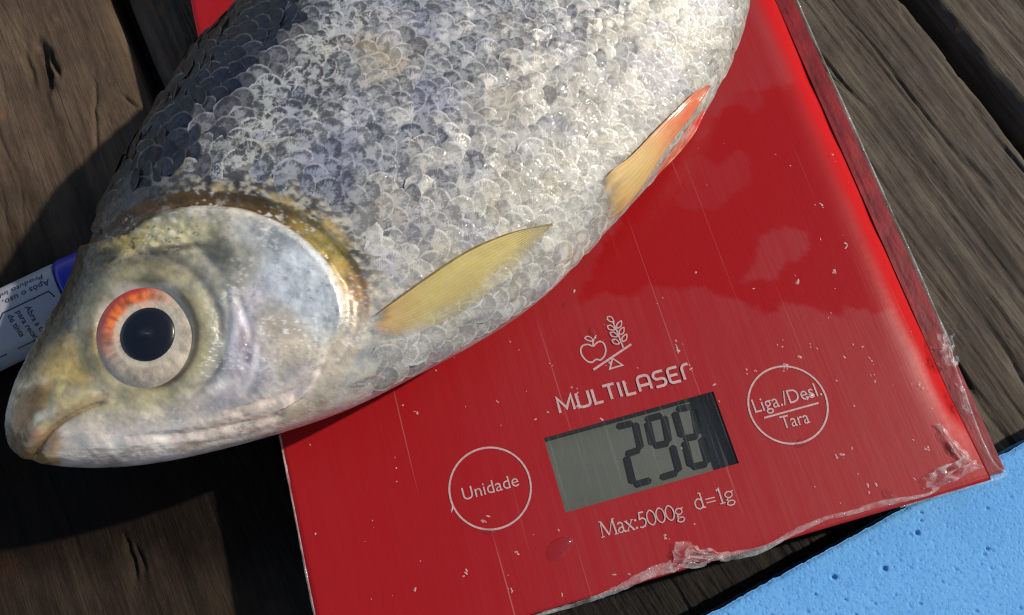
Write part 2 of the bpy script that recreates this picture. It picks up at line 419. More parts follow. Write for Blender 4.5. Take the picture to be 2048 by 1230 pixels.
def strip(pts, wd, z, closed=False):
    """mitred flat stroke of width wd along pts (2-D) at height z"""
    p = np.asarray(pts, float)[:, :2]; n = len(p)
    def unit(v): return v / (np.linalg.norm(v) + 1e-15)
    L = []; Rr = []
    for i in range(n):
        a = p[i - 1] if (i > 0 or closed) else None; b = p[(i + 1) % n] if (i < n - 1 or closed) else None
        d1 = unit(p[i] - a) if a is not None else None; d2 = unit(b - p[i]) if b is not None else None
        if d1 is None: d1 = d2
        if d2 is None: d2 = d1
        n1 = np.array([-d1[1], d1[0]]); n2 = np.array([-d2[1], d2[0]]); mm = unit(n1 + n2); c = max(mm @ n1, 0.45)
        L.append(p[i] + mm * wd / 2 / c); Rr.append(p[i] - mm * wd / 2 / c)
    V = [(x, y, z) for x, y in L] + [(x, y, z) for x, y in Rr]
    rng_ = range(n if closed else n - 1)
    return V, [(i, n + i, n + (i + 1) % n, (i + 1) % n) for i in rng_]
def strokes(name, lst, mat, parent, z, wd, step=0.000012):
    V = []; Fc = []
    for k, (pts, cl, ww) in enumerate(lst):
        a, f = strip(pts, ww or wd, z + k * step, cl); o = len(V); V += a; Fc += [tuple(o + i for i in q_) for q_ in f]
    return mesh(name, V, Fc, mat, parent, sm=False)
ink = simple("lcd_ink", (0.009, 0.012, 0.016), 0.8, Specular_IOR_Level=0.1)
def d5(x, y): return (1080 + x * 0.2439, 740 + y * 0.2439)
DIG = [[[(640, 465), (755, 438)], [(785, 440), (828, 640)], [(715, 690), (815, 655)], [(712, 715), (762, 925)], [(785, 940), (905, 905)]],
       [[(875, 405), (995, 373)], [(885, 430), (925, 610)], [(1022, 385), (1058, 585)], [(945, 622), (1050, 600)], [(1090, 625), (1142, 825)], [(1000, 880), (1120, 845)]],
       [[(1130, 322), (1250, 300)], [(1108, 350), (1165, 545)], [(1262, 325), (1300, 520)], [(1190, 562), (1290, 542)], [(1190, 590), (1238, 785)], [(1328, 560), (1380, 755)], [(1255, 795), (1365, 770)]]]
for dg in DIG:
    V = []; Fc = []
    for k, s_ in enumerate(dg):
        a, b = [unproj([d5(*p_)], zl)[0][:2] for p_ in s_]; d = b - a; L = np.linalg.norm(d); d /= L; nn_ = np.array([-d[1], d[0]]); h = 0.00074
        c = h * 0.7
        a = a - d * 0.0003; b = b + d * 0.0003
        pts = [a, a + d * c + nn_ * h, b - d * c + nn_ * h, b, b - d * c - nn_ * h, a + d * c - nn_ * h]
        o = len(V); V += [(p_[0], p_[1], zl + 0.00025 + k * 0.00001) for p_ in pts]; Fc.append(tuple(range(o, o + 6))[::-1])
    mesh("digit", V, Fc, ink, disp, sm=False)
pane = NT("display_pane"); v = pane.coord()
sc_ = pane.ramp(pane.noise(pane.mapping(v, (1500, 40, 1), (0, 0, 0.1)), 1, 3), [(0.55, 0.025), (0.75, 0.10)])
pane.clear((0.5, 0.5, 0.48), sc_, 0.3)
mesh("pane", [(X0, Y0, PT - 0.0003), (X1, Y0, PT - 0.0003), (X1, Y1, PT - 0.0003), (X0, Y1, PT - 0.0003)], [(0, 1, 2, 3)], pane.m, disp, sm=False)

# printing on the glass
pr = NT("pale_print"); v = pr.coord(); nn = pr.noise(v, 1500, 3)
pr.P(Base_Color=pr.ramp(nn, [(0.35, (0.40, 0.235, 0.225)), (0.65, (0.50, 0.315, 0.30))]), Roughness=0.5)
PRT = pr.m; ZP = PT + 0.00012
for xc in (XA, XB):
    th = np.linspace(0, 2 * math.pi, 97)[:-1]
    strokes("button_ring", [(np.stack([xc + RB * np.cos(th), YC + RB * np.sin(th)], 1), True, 0.00042)], PRT, ks, ZP, 0.0004)
def at(p, z=PT): return unproj([p], z)[0][:2]
def text(name, s, p0, p1, hpx, mat, parent, z, bold=0.0):
    """built-in face set from p0 to p1 along the baseline"""
    cu = bpy.data.curves.new("t", 'FONT'); cu.body = s; cu.size = 1; cu.resolution_u = 3; cu.offset = bold
    ob = bpy.data.objects.new("t", cu); COL.objects.link(ob)
    dg = bpy.context.evaluated_depsgraph_get(); me = bpy.data.meshes.new_from_object(ob.evaluated_get(dg))
    bpy.data.objects.remove(ob)
    V = np.array([v_.co[:] for v_ in me.vertices]); 
    a = at(p0, z); b = at(p1, z); L = np.linalg.norm(b - a); d = (b - a) / L; nrm = np.array([-d[1], d[0]])
    sx = L / (V[:, 0].max() - V[:, 0].min()); V[:, 0] -= V[:, 0].min()
    sy = hpx * np.linalg.norm(at(p0, z) - at((p0[0], p0[1] - 1), z)) / 0.73
    W_ = a + np.outer(V[:, 0] * sx, d) + np.outer(V[:, 1] * sy, nrm)
    me.name = name
    me.vertices.foreach_set('co', np.c_[W_, np.full(len(W_), z)].astype(np.float32).ravel()); me.update()
    return link(name, me, mat, parent)
text("lettering", "Unidade", (928, 1001), (1039, 971), 27, PRT, ks, ZP)
text("lettering", "Liga./Desl.", (1511, 826), (1645, 790), 29, PRT, ks, ZP)
text("lettering", "Tara", (1566, 858), (1621, 845), 27, PRT, ks, ZP)
strokes("printed_line", [([at((1528, 836)), at((1637, 806))], False, None)], PRT, ks, ZP, 0.0004)
# maker's word above the display
def arc(cx, cy, r, a0, a1, n=6): return [(cx + r * math.cos(math.radians(a0 + (a1 - a0) * k / n)), cy + r * math.sin(math.radians(a0 + (a1 - a0) * k / n))) for k in range(n + 1)]
LET = [(1.08, [[(0, 0), (0.02, 1), (0.5, 0.22), (0.98, 1), (1.0, 0)]]),
       (0.86, [[(0, 1)] + arc(.24, .24, .24, 180, 270) + arc(.56, .24, .24, 270, 360) + [(.8, 1)]]),
       (0.50, [[(0, 1), (0, 0), (.55, 0)]]),
       (0.82, [[(0, 1), (.8, 1)], [(.4, 1), (.4, 0)]]),
       (0.14, [[(0, 0), (0, 1)]]),
       (0.66, [[(0, 1), (0, 0), (.6, 0)]]),
       (0.86, [[(0, 0)] + arc(.26, .74, .26, 180, 90) + arc(.54, .74, .26, 90, 0) + [(.8, 0)], [(.05, .36), (.75, .36)]]),
       (0.78, [[(.72, 1)] + arc(.25, .75, .25, 90, 270) + arc(.5, .25, .25, 90, -90) + [(0.0, 0)]]),
       (0.74, [[(.7, 1)] + arc(.2, .8, .2, 90, 180) + arc(.2, .2, .2, 180, 270) + [(.7, 0)], [(.05, .5), (.62, .5)]]),
       (0.5, [[(0, 0)] + arc(.3, .7, .3, 180, 90) + [(.5, 1)]])]
tot = sum(w_ for w_, _ in LET) + 0.26 * (len(LET) - 1)
a = at((1121, 826)); b = at((1384, 756)); L = np.linalg.norm(b - a); d = (b - a) / L; nn_ = np.array([-d[1], d[0]]); sx = L / tot; hh = 0.00335
lst = []; xx = 0
for w_, ss in LET:
    for s_ in ss: lst.append(([a + d * (xx + x) * sx + nn_ * y * hh for x, y in s_], False, None))
    xx += w_ + 0.26
strokes("lettering", lst, PRT, ks, ZP, 0.00062)
# capacity line, thin roman letters
def cap(txt, p0, p1, hpx):
    gl = {'M': (1.05, [([(-.02, 0), (.2, 0)], .7), ([(.08, 0), (.16, 1)], .7), ([(.16, 1), (.5, .03)], 1.3), ([(.5, .03), (.86, 1)], .7), ([(.86, 1), (.94, 0)], 1.3), ([(.8, 0), (1.06, 0)], .7), ([(.02, 1), (.18, 1)], .7), ([(.84, 1), (1.0, 1)], .7)]),
          'a': (.5, [([(.05, .55), (.12, .64), (.24, .66), (.34, .56), (.35, .1), (.42, .01), (.5, .06)], 1.1), ([(.35, .38), (.12, .3), (.03, .16), (.1, .02), (.22, .0), (.35, .12)], .9)]),
          'x': (.55, [([(.05, .65), (.47, 0)], 1.3), ([(.47, .65), (.05, 0)], .7), ([(-.02, .65), (.18, .65)], .6), ([(.36, .65), (.54, .65)], .6), ([(-.02, 0), (.16, 0)], .6), ([(.36, 0), (.56, 0)], .6)]),
          ':': (.25, [([(.1, .5), (.1, .62)], 1.8), ([(.1, 0), (.1, .12)], 1.8)]),
          '5': (.55, [([(.45, .97), (.17, .97), (.12, .55), (.3, .6), (.46, .46), (.47, .25), (.34, .05), (.15, 0), (.04, .06)], 1.1)]),
          '0': (.58, [(spline([(.28, 0), (.06, .25), (.06, .72), (.28, .97), (.5, .72), (.5, .25)], 4, True), 1.0)]),
          'g': (.56, [(spline([(.25, .25), (.07, .36), (.07, .54), (.25, .65), (.42, .54), (.42, .36)], 4, True), .9), ([(.38, .6), (.54, .64)], .8), ([(.16, .24), (.08, .13), (.2, .06), (.4, .03), (.47, -.1), (.36, -.24), (.16, -.25), (.04, -.15), (.08, -.03), (.2, .06)], .9)]),
          'd': (.6, [(spline([(.25, 0), (.06, .15), (.06, .48), (.25, .65), (.42, .5), (.42, .15)], 4, True), 1.0), ([(.44, 1), (.44, .05), (.56, .02)], 1.2), ([(.32, 1), (.44, 1)], .7)]),
          '=': (.68, [([(.05, .5), (.58, .5)], .8), ([(.05, .27), (.58, .27)], .8)]),
          '1': (.42, [([(.06, .86), (.22, .97), (.22, .02)], 1.2), ([(.06, 0), (.38, 0)], .7)]), ' ': (.45, [])}
    tot = sum(gl[c][0] for c in txt)
    a = at(p0); b = at(p1); L = np.linalg.norm(b - a); d = (b - a) / L; n_ = np.array([-d[1], d[0]]); sx = L / tot
    hh = hpx * np.linalg.norm(at(p0) - at((p0[0], p0[1] - 1))); xx = 0; lst = []
    for c in txt:
        for s_, ww in gl[c][1]:
            cl = c in '0gd' and len(s_) > 20
            lst.append(([a + d * (xx + x) * sx + n_ * y * hh for x, y in s_], cl, ww * 0.00029))
        xx += gl[c][0]
    strokes("lettering", lst, PRT, ks, ZP, 0.0003, 0.000004)
cap("Max:5000g", (1203, 1075), (1371, 1034), 31)
cap("d=1g", (1392, 1020), (1472, 1000), 31)
# apple and wheat on a seesaw
def d6(p): return at((1100 + p[0] * 0.187, 620 + p[1] * 0.187))
ic = [(spline([d6(p) for p in [(462, 388), (400, 370), (345, 388), (328, 440), (350, 500), (400, 550), (450, 560), (492, 530), (540, 535), (582, 490), (596, 430), (575, 360), (530, 338), (490, 360)]], 4, True), True, None),
      (spline([d6(p) for p in [(372, 300), (400, 283), (440, 298), (456, 332), (420, 332), (388, 318)]], 3, True), True, .0003),
      ([d6(p) for p in [(457, 388), (460, 332), (492, 272)]], False, None),
      ([d6(p) for p in [(462, 642), (868, 368)]], False, .0005),
      ([d6(p) for p in [(668, 520), (638, 632), (774, 592)]], True, None),
      ([d6(p) for p in [(668, 120), (720, 240), (782, 405)]], False, None)]
for (x, y, an) in [(650, 105, 40), (742, 155, -60), (655, 195, 25), (768, 225, -60), (685, 268, 25), (798, 298, -60), (705, 345, 25)]:
    c, s_ = math.cos(math.radians(an)), math.sin(math.radians(an))
    ic.append((spline([d6((x + u * c - v_ * s_, y + u * s_ + v_ * c)) for u, v_ in [(-46, 0), (-10, -24), (40, 0), (-10, 24)]], 4, True), True, .0003))
strokes("emblem", ic, PRT, ks, ZP, 0.00038, 0.000008)

# ------------------------------------------------------------------ foam sheet
fm = NT("blue_foam"); v = fm.coord()
n1 = fm.noise(v, 1400, 4, 0.6); vo = fm.vor(v, 900); vo2 = fm.vor(v, 330)
n2 = fm.noise(v, 60, 3)
fcol = fm.ramp(n2, [(0.3, (0.097, 0.32, 0.63)), (0.7, (0.126, 0.362, 0.67))])
fcol = fm.mix(fm.ramp(n1, [(0.32, 0.6), (0.5, 0.0)]), fcol, (0.06, 0.21, 0.54))  # shade inside tiny pores painted as darker speckle
fm.P(Base_Color=fcol, Roughness=0.85)
h = fm.math('ADD', fm.math('MULTIPLY', n1, 0.8), fm.math('MULTIPLY', fm.ramp(vo, [(0.0, 0.0), (0.35, 1.0)]), 0.5))
fm.P(Normal=fm.bump(h, 0.55, 0.0004))
FZ = 0.0125
A = unproj([(1415, 1230)], FZ)[0]; B = unproj([(2048, 886)], FZ)[0]
fd = (B - A)[:2]; fl = np.linalg.norm(fd); fd /= fl; fang = math.atan2(fd[1], fd[0])
gx = np.unique(np.concatenate([[-0.05, -0.03], np.linspace(-0.012, fl + 0.012, 330), [fl + 0.04, fl + 0.08]])); gy = np.unique(np.concatenate([[0, 0.00015, 0.0004, 0.0008], np.linspace(0.0012, 0.05, 170), [0.07, 0.12]]))
X, Y = np.meshgrid(gx, gy, indexing='ij'); Z = np.zeros(X.shape)
Z -= 0.0006 * (1 - smooth(0, 0.0012, Y)) ** 2
Z += 0.00006 * fbm(X * 1500, Y * 1500, 2, 2)
pr_ = np.random.default_rng(3)
for k in range(230):
    x_ = pr_.uniform(-0.01, fl + 0.01); y_ = pr_.uniform(0.001, 0.05); r0 = pr_.uniform(0.00018, 0.00034) if k > 24 else pr_.uniform(0.0004, 0.0006)
    ix = (np.abs(gx - x_) < 0.002); iy = (np.abs(gy - y_) < 0.002)
    sub = np.ix_(ix, iy); Z[sub] -= (r0 * 1.7) * np.exp(-(((X[sub] - x_) ** 2 + (Y[sub] - y_) ** 2) / r0 ** 2) ** 2)
jag = 0.00025 * fbm(gx * 900, gx * 0, 3, 5)
top_ = np.stack([X, -Y + jag[:, None] * (1 - smooth(0, 0.002, Y)), FZ + Z], -1).reshape(-1, 3)
n, m_ = X.shape; idx = np.arange(n * m_).reshape(n, m_)
ring = np.concatenate([idx[:, 0], idx[-1, 1:], idx[-2::-1, -1], idx[0, -2:0:-1]]); bot = top_[ring].copy(); bot[:, 2] = 0.0008; R = len(ring)
fo = mesh("foam_sheet", np.concatenate([top_, bot]), [tuple(f) for f in gridfaces(n, m_)] + [(ring[k], ring[(k + 1) % R], n * m_ + (k + 1) % R, n * m_ + k) for k in range(R)], fm.m)
fo.location = (A[0], A[1], 0); fo.rotation_euler = (0, 0, fang)
tag(fo, "light blue porous foam sheet on the boards beside the scale's lower right corner", "foam sheet")

# ------------------------------------------------------------------ marker pen
PRD = 0.0088
a = unproj([(146, 590)], PRD)[0]; b = unproj([(0, 660)], PRD)[0]
# axis from cap joint (a) down to the left (b)
dv = (b - a)[:2]; dv /= np.linalg.norm(dv); pang = math.atan2(dv[1], dv[0])
pen = thing("marker_pen", "white marker pen with blue cap and printed instructions, under the fish's head", "marker pen", (a[0], a[1], 0.0), pang)
def lathe(name, prof, mat, parent, seg=64):
    V = []; 
    for x, r in prof:
        for k in range(seg): t = 2 * math.pi * k / seg; V.append((x, r * math.cos(t), PRD + r * math.sin(t)))
    Fc = [tuple(f) for f in gridfaces(len(prof), seg, wrap=True)] + [tuple(range(seg))[::-1], tuple(range((len(prof) - 1) * seg, len(prof) * seg))]
    o = mesh(name, V, Fc, mat, parent)
    bm = bmesh.new(); bm.from_mesh(o.data); bmesh.ops.recalc_face_normals(bm, faces=bm.faces); bm.to_mesh(o.data); bm.free()
    return o
pw = simple("white_barrel", (0.30, 0.30, 0.33), 0.35); pb = simple("blue_cap", (0.008, 0.014, 0.30), 0.3); pk = simple("black_print", (0.02, 0.02, 0.025), 0.5)
lathe("barrel", [(0.0004, 0.0078), (0.0004, 0.0086), (0.001, 0.0087), (0.085, 0.0087), (0.088, 0.0080), (0.0885, 0.0060)], pw, pen)
lathe("cap", [(0.0, 0.0070), (-0.0001, 0.0088), (-0.0012, 0.0090), (-0.002, 0.0089), (-0.006, 0.0088), (-0.03, 0.0076), (-0.032, 0.0070), (-0.0325, 0.0055)], pb, pen)
PR = 0.00878
def wrap(Vxy):
    t = Vxy[:, 1] / PR
    return np.stack([Vxy[:, 0], PR * np.sin(t), PRD + PR * np.cos(t)], 1)
def pentext(s, x, y, size, along=True):
    """x: distance from the cap joint; y: around the barrel from its top line (towards +y)"""
    cu = bpy.data.curves.new("t", 'FONT'); cu.body = s; cu.size = size; cu.resolution_u = 2; cu.offset = 0.00002
    ob = bpy.data.objects.new("t", cu); COL.objects.link(ob)
    dg = bpy.context.evaluated_depsgraph_get(); me = bpy.data.meshes.new_from_object(ob.evaluated_get(dg)); bpy.data.objects.remove(ob)
    V = np.array([v_.co[:2] for v_ in me.vertices])
    W_ = np.stack([x + V[:, 0], y + V[:, 1]], 1) if along else np.stack([x - V[:, 1], y + V[:, 0]], 1)
    me.name = "printing"
    me.vertices.foreach_set('co', wrap(W_).astype(np.float32).ravel()); me.update(); link("printing", me, pk, pen)
def penline(pts, wd=0.00025, closed=False):
    V, Fc = strip(pts, wd, 0, closed); mesh("printing", wrap(np.array(V)[:, :2]), Fc, pk, pen, sm=False)
PEN = True
pentext("Produto inflamável. Mantenha longe do fogo", 0.0025, -0.0044, 0.0023)
pentext("Após o uso, tampe e mantenha na horizontal", 0.0015, -0.0018, 0.0023)
for x0_, lines in ((0.0025, ["Abra a tampa", "para recarga", "de tinta"]), (0.0185, ["Insira a tinta", "no refil"])):
    bx = [(x0_ - 0.0006, 0.0028), (x0_, 0.0012), (x0_ + 0.011, 0.0012), (x0_ + 0.0125, 0.0026), (x0_ + 0.0125, 0.0105), (x0_ - 0.0006, 0.0105)]
    penline(bx, 0.0003, True)
    penline([(x0_ + 0.0035, 0.0013), (x0_ + 0.0035, 0.0072), (x0_ + 0.0012, 0.0082)], 0.00025)
    for k, s_ in enumerate(lines): pentext(s_, x0_ + 0.0062 + 0.0021 * k, 0.0022, 0.0019, False)

# ------------------------------------------------------------------ fish
ZM = PT + 0.0192                       # the fish's middle plane
D_px = [(16, 880), (14, 858), (20, 822), (28, 800), (49, 749), (89, 686), (134, 620), (155, 575), (170, 540), (188, 485), (213, 428), (236, 385), (274, 313), (332, 215), (397, 114), (450, 61), (510, 0), (610, -85), (760, -190), (950, -290), (1150, -370), (1350, -450), (1500, -530), (1600, -590), (1680, -640)]
V_px = [(30, 905), (60, 917), (85, 926), (125, 932), (200, 934), (290, 926), (400, 905), (560, 862), (700, 812), (850, 737), (1000, 653), (1100, 578), (1180, 494), (1240, 430), (1330, 330), (1400, 234), (1450, 150), (1478, 80), (1492, 35), (1500, -10), (1512, -80), (1535, -160), (1580, -250), (1640, -350), (1710, -440), (1780, -520)]
Dw = unproj(spline(D_px, 6), ZM)[:, :2]; Vw = unproj(spline(V_px, 6), ZM)[:, :2]
tip = unproj([(20, 895)], ZM)[0][:2]
far = unproj([(1730, -580)], ZM)[0][:2]
ax = (unproj([(825, 265)], ZM)[0][:2] - tip); ax /= np.linalg.norm(ax); ay = np.array([-ax[1], ax[0]])
if (Dw[40] - tip) @ ay < 0: ay = -ay
FA = math.atan2(ax[1], ax[0])
floc = (float(tip[0] + ax[0] * 0.09), float(tip[1] + ax[1] * 0.09), PT)
fish = thing("fish", "silver freshwater fish with red-rimmed eye lying on its side on the red scale", "fish", floc, FA)
FI = invm(floc, FA)
def uv_(P): q_ = P - tip; return q_ @ ax, q_ @ ay
du, dvv = uv_(Dw); vu, vv = uv_(Vw)
o1 = np.argsort(du); du, dvv = du[o1], dvv[o1]; o2 = np.argsort(vu); vu, vv = vu[o2], vv[o2]
UL = min(du[-1], vu[-1]) - 0.001
du = np.r_[0, du[du > 0]]; dvv = np.r_[0, dvv[-len(du) + 1:]]; vu = np.r_[0, vu[vu > 0]]; vv = np.r_[0, vv[-len(vu) + 1:]]
NU = 560
s_ = np.linspace(0, 1, NU)
u_ = np.where(s_ < 0.10, 0, 0)
uvis = 0.185
u_ = np.concatenate([0.012 * (np.linspace(0, 1, 40) ** 2), np.linspace(0.012, uvis, NU - 80)[1:], np.linspace(uvis, UL, 42)[1:]])
NU = len(u_)
yd = np.interp(u_, du, dvv); yv = np.interp(u_, vu, vv)
def sm1(a, k):
    b = a.copy()
    for _ in range(k): b[1:-1] = 0.25 * b[:-2] + 0.5 * b[1:-1] + 0.25 * b[2:]
    return b
yd = np.r_[yd[:12], sm1(yd, 4)[12:]]; yv = np.r_[yv[:12], sm1(yv, 4)[12:]]
yc = (yd + yv) / 2; ha = np.maximum((yd - yv) / 2, 0)
bt = np.interp(u_, [0, 0.004, 0.010, 0.02, 0.035, 0.055, 0.085, 0.12, 0.16, 0.20, 0.24, UL], [0, 0.0058, 0.0082, 0.0108, 0.0140, 0.0168, 0.0188, 0.0190, 0.0176, 0.0140, 0.0085, 0.0035])
bt = np.r_[bt[:1], sm1(bt, 60)[1:]]; bt[:40] = np.minimum(bt[:40], 0.0115 * np.sqrt(u_[:40] / 0.016 + 1e-9))
MT, MB = 300, 60
th = np.concatenate([np.linspace(0, math.pi, MT), np.linspace(math.pi, 2 * math.pi, MB + 2)[1:-1]]); MR = len(th)
ex = 2 / 2.25
c_ = np.sign(np.cos(th)) * np.abs(np.cos(th)) ** ex; s2 = np.sign(np.sin(th)) * np.abs(np.sin(th)) ** ex
vloc = yc[:, None] + ha[:, None] * c_[None]; zloc = ZM + bt[:, None] * s2[None]
PB = tip[0] + 0 * zloc, 0
def to_world(u, v, z): return np.stack([tip[0] + ax[0] * u + ay[0] * v, tip[1] + ax[1] * u + ay[1] * v, z], -1)
G = to_world(np.broadcast_to(u_[:, None], vloc.shape), vloc, zloc)
gu = np.gradient(G, axis=0); gv = np.gradient(G, axis=1)
NRM = np.cross(gu, gv); NRM /= np.linalg.norm(NRM, axis=2, keepdims=True) + 1e-12
if NRM[NU // 2, MT // 2, 2] < 0: NRM = -NRM
pxy = proj(G); QX, QY = pxy[..., 0], pxy[..., 1]
topw = np.clip(s2, 0, 1)[None] * np.ones((NU, 1))
istop = (np.arange(MR) < MT)[None] & (topw > 0.02)

# anatomy traced on the head
OP = spline([(255, 470), (290, 440), (330, 425), (375, 415), (430, 414), (490, 422), (550, 444), (600, 475), (640, 512), (668, 552), (686, 595), (690, 640), (680, 668), (655, 695), (640, 740), (610, 790), (560, 820)], 6)
BAND = spline([(205, 455), (245, 425), (300, 398), (370, 384), (450, 384), (520, 395), (585, 416), (645, 450), (695, 500), (728, 550), (740, 600), (735, 650), (715, 700), (690, 760), (650, 815), (600, 850)], 6)
HEAD = [(-200, 1100), (-200, 500), (150, 470)] + [tuple(p) for p in BAND] + [(560, 880), (560, 1100)]
OPP = [tuple(p) for p in OP] + [(480, 800), (455, 700), (455, 590), (430, 520), (330, 490)]
EYE = (294, 668)
MOUTH = spline([(212, 803), (170, 817), (130, 838), (100, 862), (84, 886), (70, 912)], 5)
de, _ = seg_dist(QX, QY, OP); db, tb = seg_dist(QX, QY, BAND); dm, tm = seg_dist(QX, QY, MOUTH)
inh = inside(QX, QY, HEAD); ino = inside(QX, QY, [tuple(p) for p in OP] + [(480, 1100), (-200, 1100), (-200, 480), (150, 500)])
re = np.hypot(QX - EYE[0], (QY - EYE[1]) * 0.97)
disp_ = np.zeros(QX.shape)
band_in = inh & ~ino
disp_ += np.where(ino, 0.0009 * smooth(0, 12, de) * smooth(400, 150, de) * (1 - smooth(690, 790, QY)), 0)
disp_ -= np.where(band_in, 0.0009 * smooth(0, 10, np.minimum(de, 60)) * smooth(0, 14, db) * (1 - smooth(0.5, 0.85, tb)), 0)
disp_ += np.where(ino, 0.0003 * np.exp(-(de / 9) ** 2), 0)
disp_ -= 0.0016 * (1 - smooth(80, 106, re))                           # eye socket
disp_ += 0.0003 * np.exp(-((re - 122) / 16) ** 2)                      # lid swelling
disp_ -= 0.0004 * np.exp(-((re - 150) / 10) ** 2) * smooth(-60, 60, QX - EYE[0])
disp_ -= 0.0008 * np.exp(-(dm / 5) ** 2) * smooth(0, 0.12, tm)
disp_ += 0.0007 * np.exp(-((dm - 20) / 14) ** 2) * smooth(0.2, 0.8, tm)
for pts, dep, wd in [([(455, 590), (458, 640), (450, 700), (425, 750), (380, 790)], 0.0006, 6), ([(480, 600), (500, 660), (495, 720)], 0.0007, 9), ([(520, 690), (515, 740), (490, 790)], 0.0004, 8),
                     ([(640, 735), (600, 775), (540, 800), (460, 822)], 0.0005, 7), ([(560, 835), (480, 850), (380, 868), (260, 876)], 0.0006, 8), ([(620, 830), (500, 872), (380, 893)], 0.0004, 6),
                     ([(690, 560), (715, 610), (708, 670), (680, 715)], 0.0005, 6), ([(105, 770), (140, 772), (200, 785)], 0.0006, 9), ([(440, 545), (400, 500), (330, 485)], 0.0005, 10), ([(95, 775), (92, 830)], 0.0005, 10),
                     ([(300, 505), (260, 500), (215, 510)], 0.0005, 9), ([(330, 470), (270, 475), (225, 490)], 0.0005, 8)]:
    dd, _ = seg_dist(QX, QY, spline(pts, 4)); disp_ -= 0.6 * dep * np.exp(-(dd / wd) ** 2)
ridge = fbm(QX / 26, QY / 26, 4, 41)
disp_ += np.where(inh, 0.00016, 0.00008) * ridge * smooth(100, 135, re)
disp_ += np.where(ino, 0.00007, 0.00003) * fbm(QX / 7, QY / 7, 2, 43) * smooth(100, 135, re)
# bony relief on the forehead
gold = np.exp(-(((QX - 320) / 130) ** 2 + ((QY - 475) / 55) ** 2)); disp_ += 0.0006 * gold * fbm(QX / 18, QY / 10, 3, 47)
disp_ *= np.clip(topw * 2.2, 0, 1) * istop
disp_[:6] *= np.linspace(0, 1, 6)[:, None]
G2 = G + NRM * disp_[..., None]

# skin colours
C = np.zeros((NU, MR, 3)); 
df = np.clip((yd[:, None] - vloc) / (2 * ha[:, None] + 1e-9), 0, 1)                   # 0 back .. 1 belly
def lerp(a, b, t): return a * (1 - t[..., None]) + np.asarray(b) * t[..., None]
nz = fbm(QX / 40, QY / 40, 4, 51); nf = fbm(QX / 9, QY / 9, 3, 53)
C[:] = lin((120, 118, 112))
C = lerp(C, lin((38, 37, 42)), smooth(0.34, 0.12, df + 0.08 * nz)); C = lerp(C, lin((192, 186, 172)), smooth(0.5, 0.75, df + 0.1 * nz))
hd = inh.astype(float)
C = lerp(C, lin((200, 192, 174)), hd)
def blob(cx, cy, rx, ry, ang, col, al=1.0, soft=0.5, rag=0.35):
    global C
    a_ = math.radians(ang); x = QX - cx; y = QY - cy
    r = np.hypot((x * math.cos(a_) + y * math.sin(a_)) / rx, (-x * math.sin(a_) + y * math.cos(a_)) / ry) + rag * nz + 0.12 * nf
    C = lerp(C, lin(col), al * hd * (1 - smooth(1 - soft, 1 + soft, r)))
def line(pts, wd, col, al=1.0, rag=0.3, m=None):
    global C
    d_, _ = seg_dist(QX, QY, spline(pts, 5)); d_ = d_ * (1 + rag * nz + 0.2 * nf)
    C = lerp(C, lin(col), al * (hd if m is None else m) * np.exp(-(d_ / wd) ** 2))
blob(140, 560, 120, 60, -60, (52, 46, 34), 0.95)          # crown
blob(100, 690, 90, 28, -58, (88, 80, 56), 0.9)
blob(250, 440, 110, 30, -15, (58, 48, 28), 0.9)
blob(330, 470, 120, 30, -5, (208, 192, 132), 0.95)
blob(240, 500, 60, 26, -25, (172, 150, 84), 0.9)
blob(300, 525, 90, 16, -5, (92, 78, 42), 0.8)
blob(300, 548, 120, 22, 0, (112, 100, 66), 0.8)
blob(400, 470, 60, 40, 10, (196, 186, 148), 0.8)
blob(470, 520, 70, 60, 40, (140, 138, 124), 0.75)
blob(440, 500, 30, 24, 40, (88, 88, 74), 0.7)
blob(600, 570, 70, 95, -30, (200, 206, 210), 0.95)
blob(640, 610, 45, 60, -10, (200, 206, 206), 0.7)
blob(520, 470, 60, 30, 15, (178, 180, 176), 0.8)
blob(500, 680, 60, 95, 10, (212, 204, 210), 0.9)
blob(492, 690, 10, 40, -10, (128, 112, 124), 0.7)
blob(570, 690, 70, 50, 40, (196, 180, 158), 0.75)
blob(560, 640, 50, 30, 30, (168, 160, 140), 0.6)
blob(430, 690, 24, 90, 5, (176, 174, 148), 0.8)
blob(600, 780, 90, 45, -20, (226, 208, 194), 0.8)
blob(440, 790, 90, 40, -15, (188, 178, 176), 0.8)
blob(430, 770, 26, 16, -15, (222, 218, 212), 0.8)
blob(150, 735, 95, 60, -20, (190, 160, 88), 0.9)
blob(115, 790, 60, 28, 10, (150, 130, 80), 0.7)
blob(150, 785, 45, 14, 12, (126, 124, 108), 0.8)
blob(120, 770, 9, 26, 5, (196, 182, 116), 0.8)
blob(60, 810, 54, 28, -60, (118, 88, 44), 0.9)
blob(250, 800, 130, 40, -5, (204, 188, 138), 0.75); blob(390, 650, 30, 110, 0, (186, 176, 128), 0.6)
blob(230, 850, 150, 28, -8, (206, 192, 170), 0.8)
blob(300, 890, 260, 40, -5, (246, 226, 210), 0.97); blob(500, 850, 120, 36, -18, (246, 218, 194), 0.95)
blob(140, 890, 50, 40, 10, (214, 200, 184), 0.9)
blob(90, 880, 30, 40, 0, (150, 112, 66), 0.85)
blob(45, 880, 36, 42, 0, (132, 98, 62), 0.85)
blob(85, 918, 40, 14, 10, (166, 124, 66), 0.8)
blob(95, 850, 22, 12, 0, (164, 152, 110), 0.8); blob(78, 833, 9, 9, 0, (208, 204, 180), 0.8)
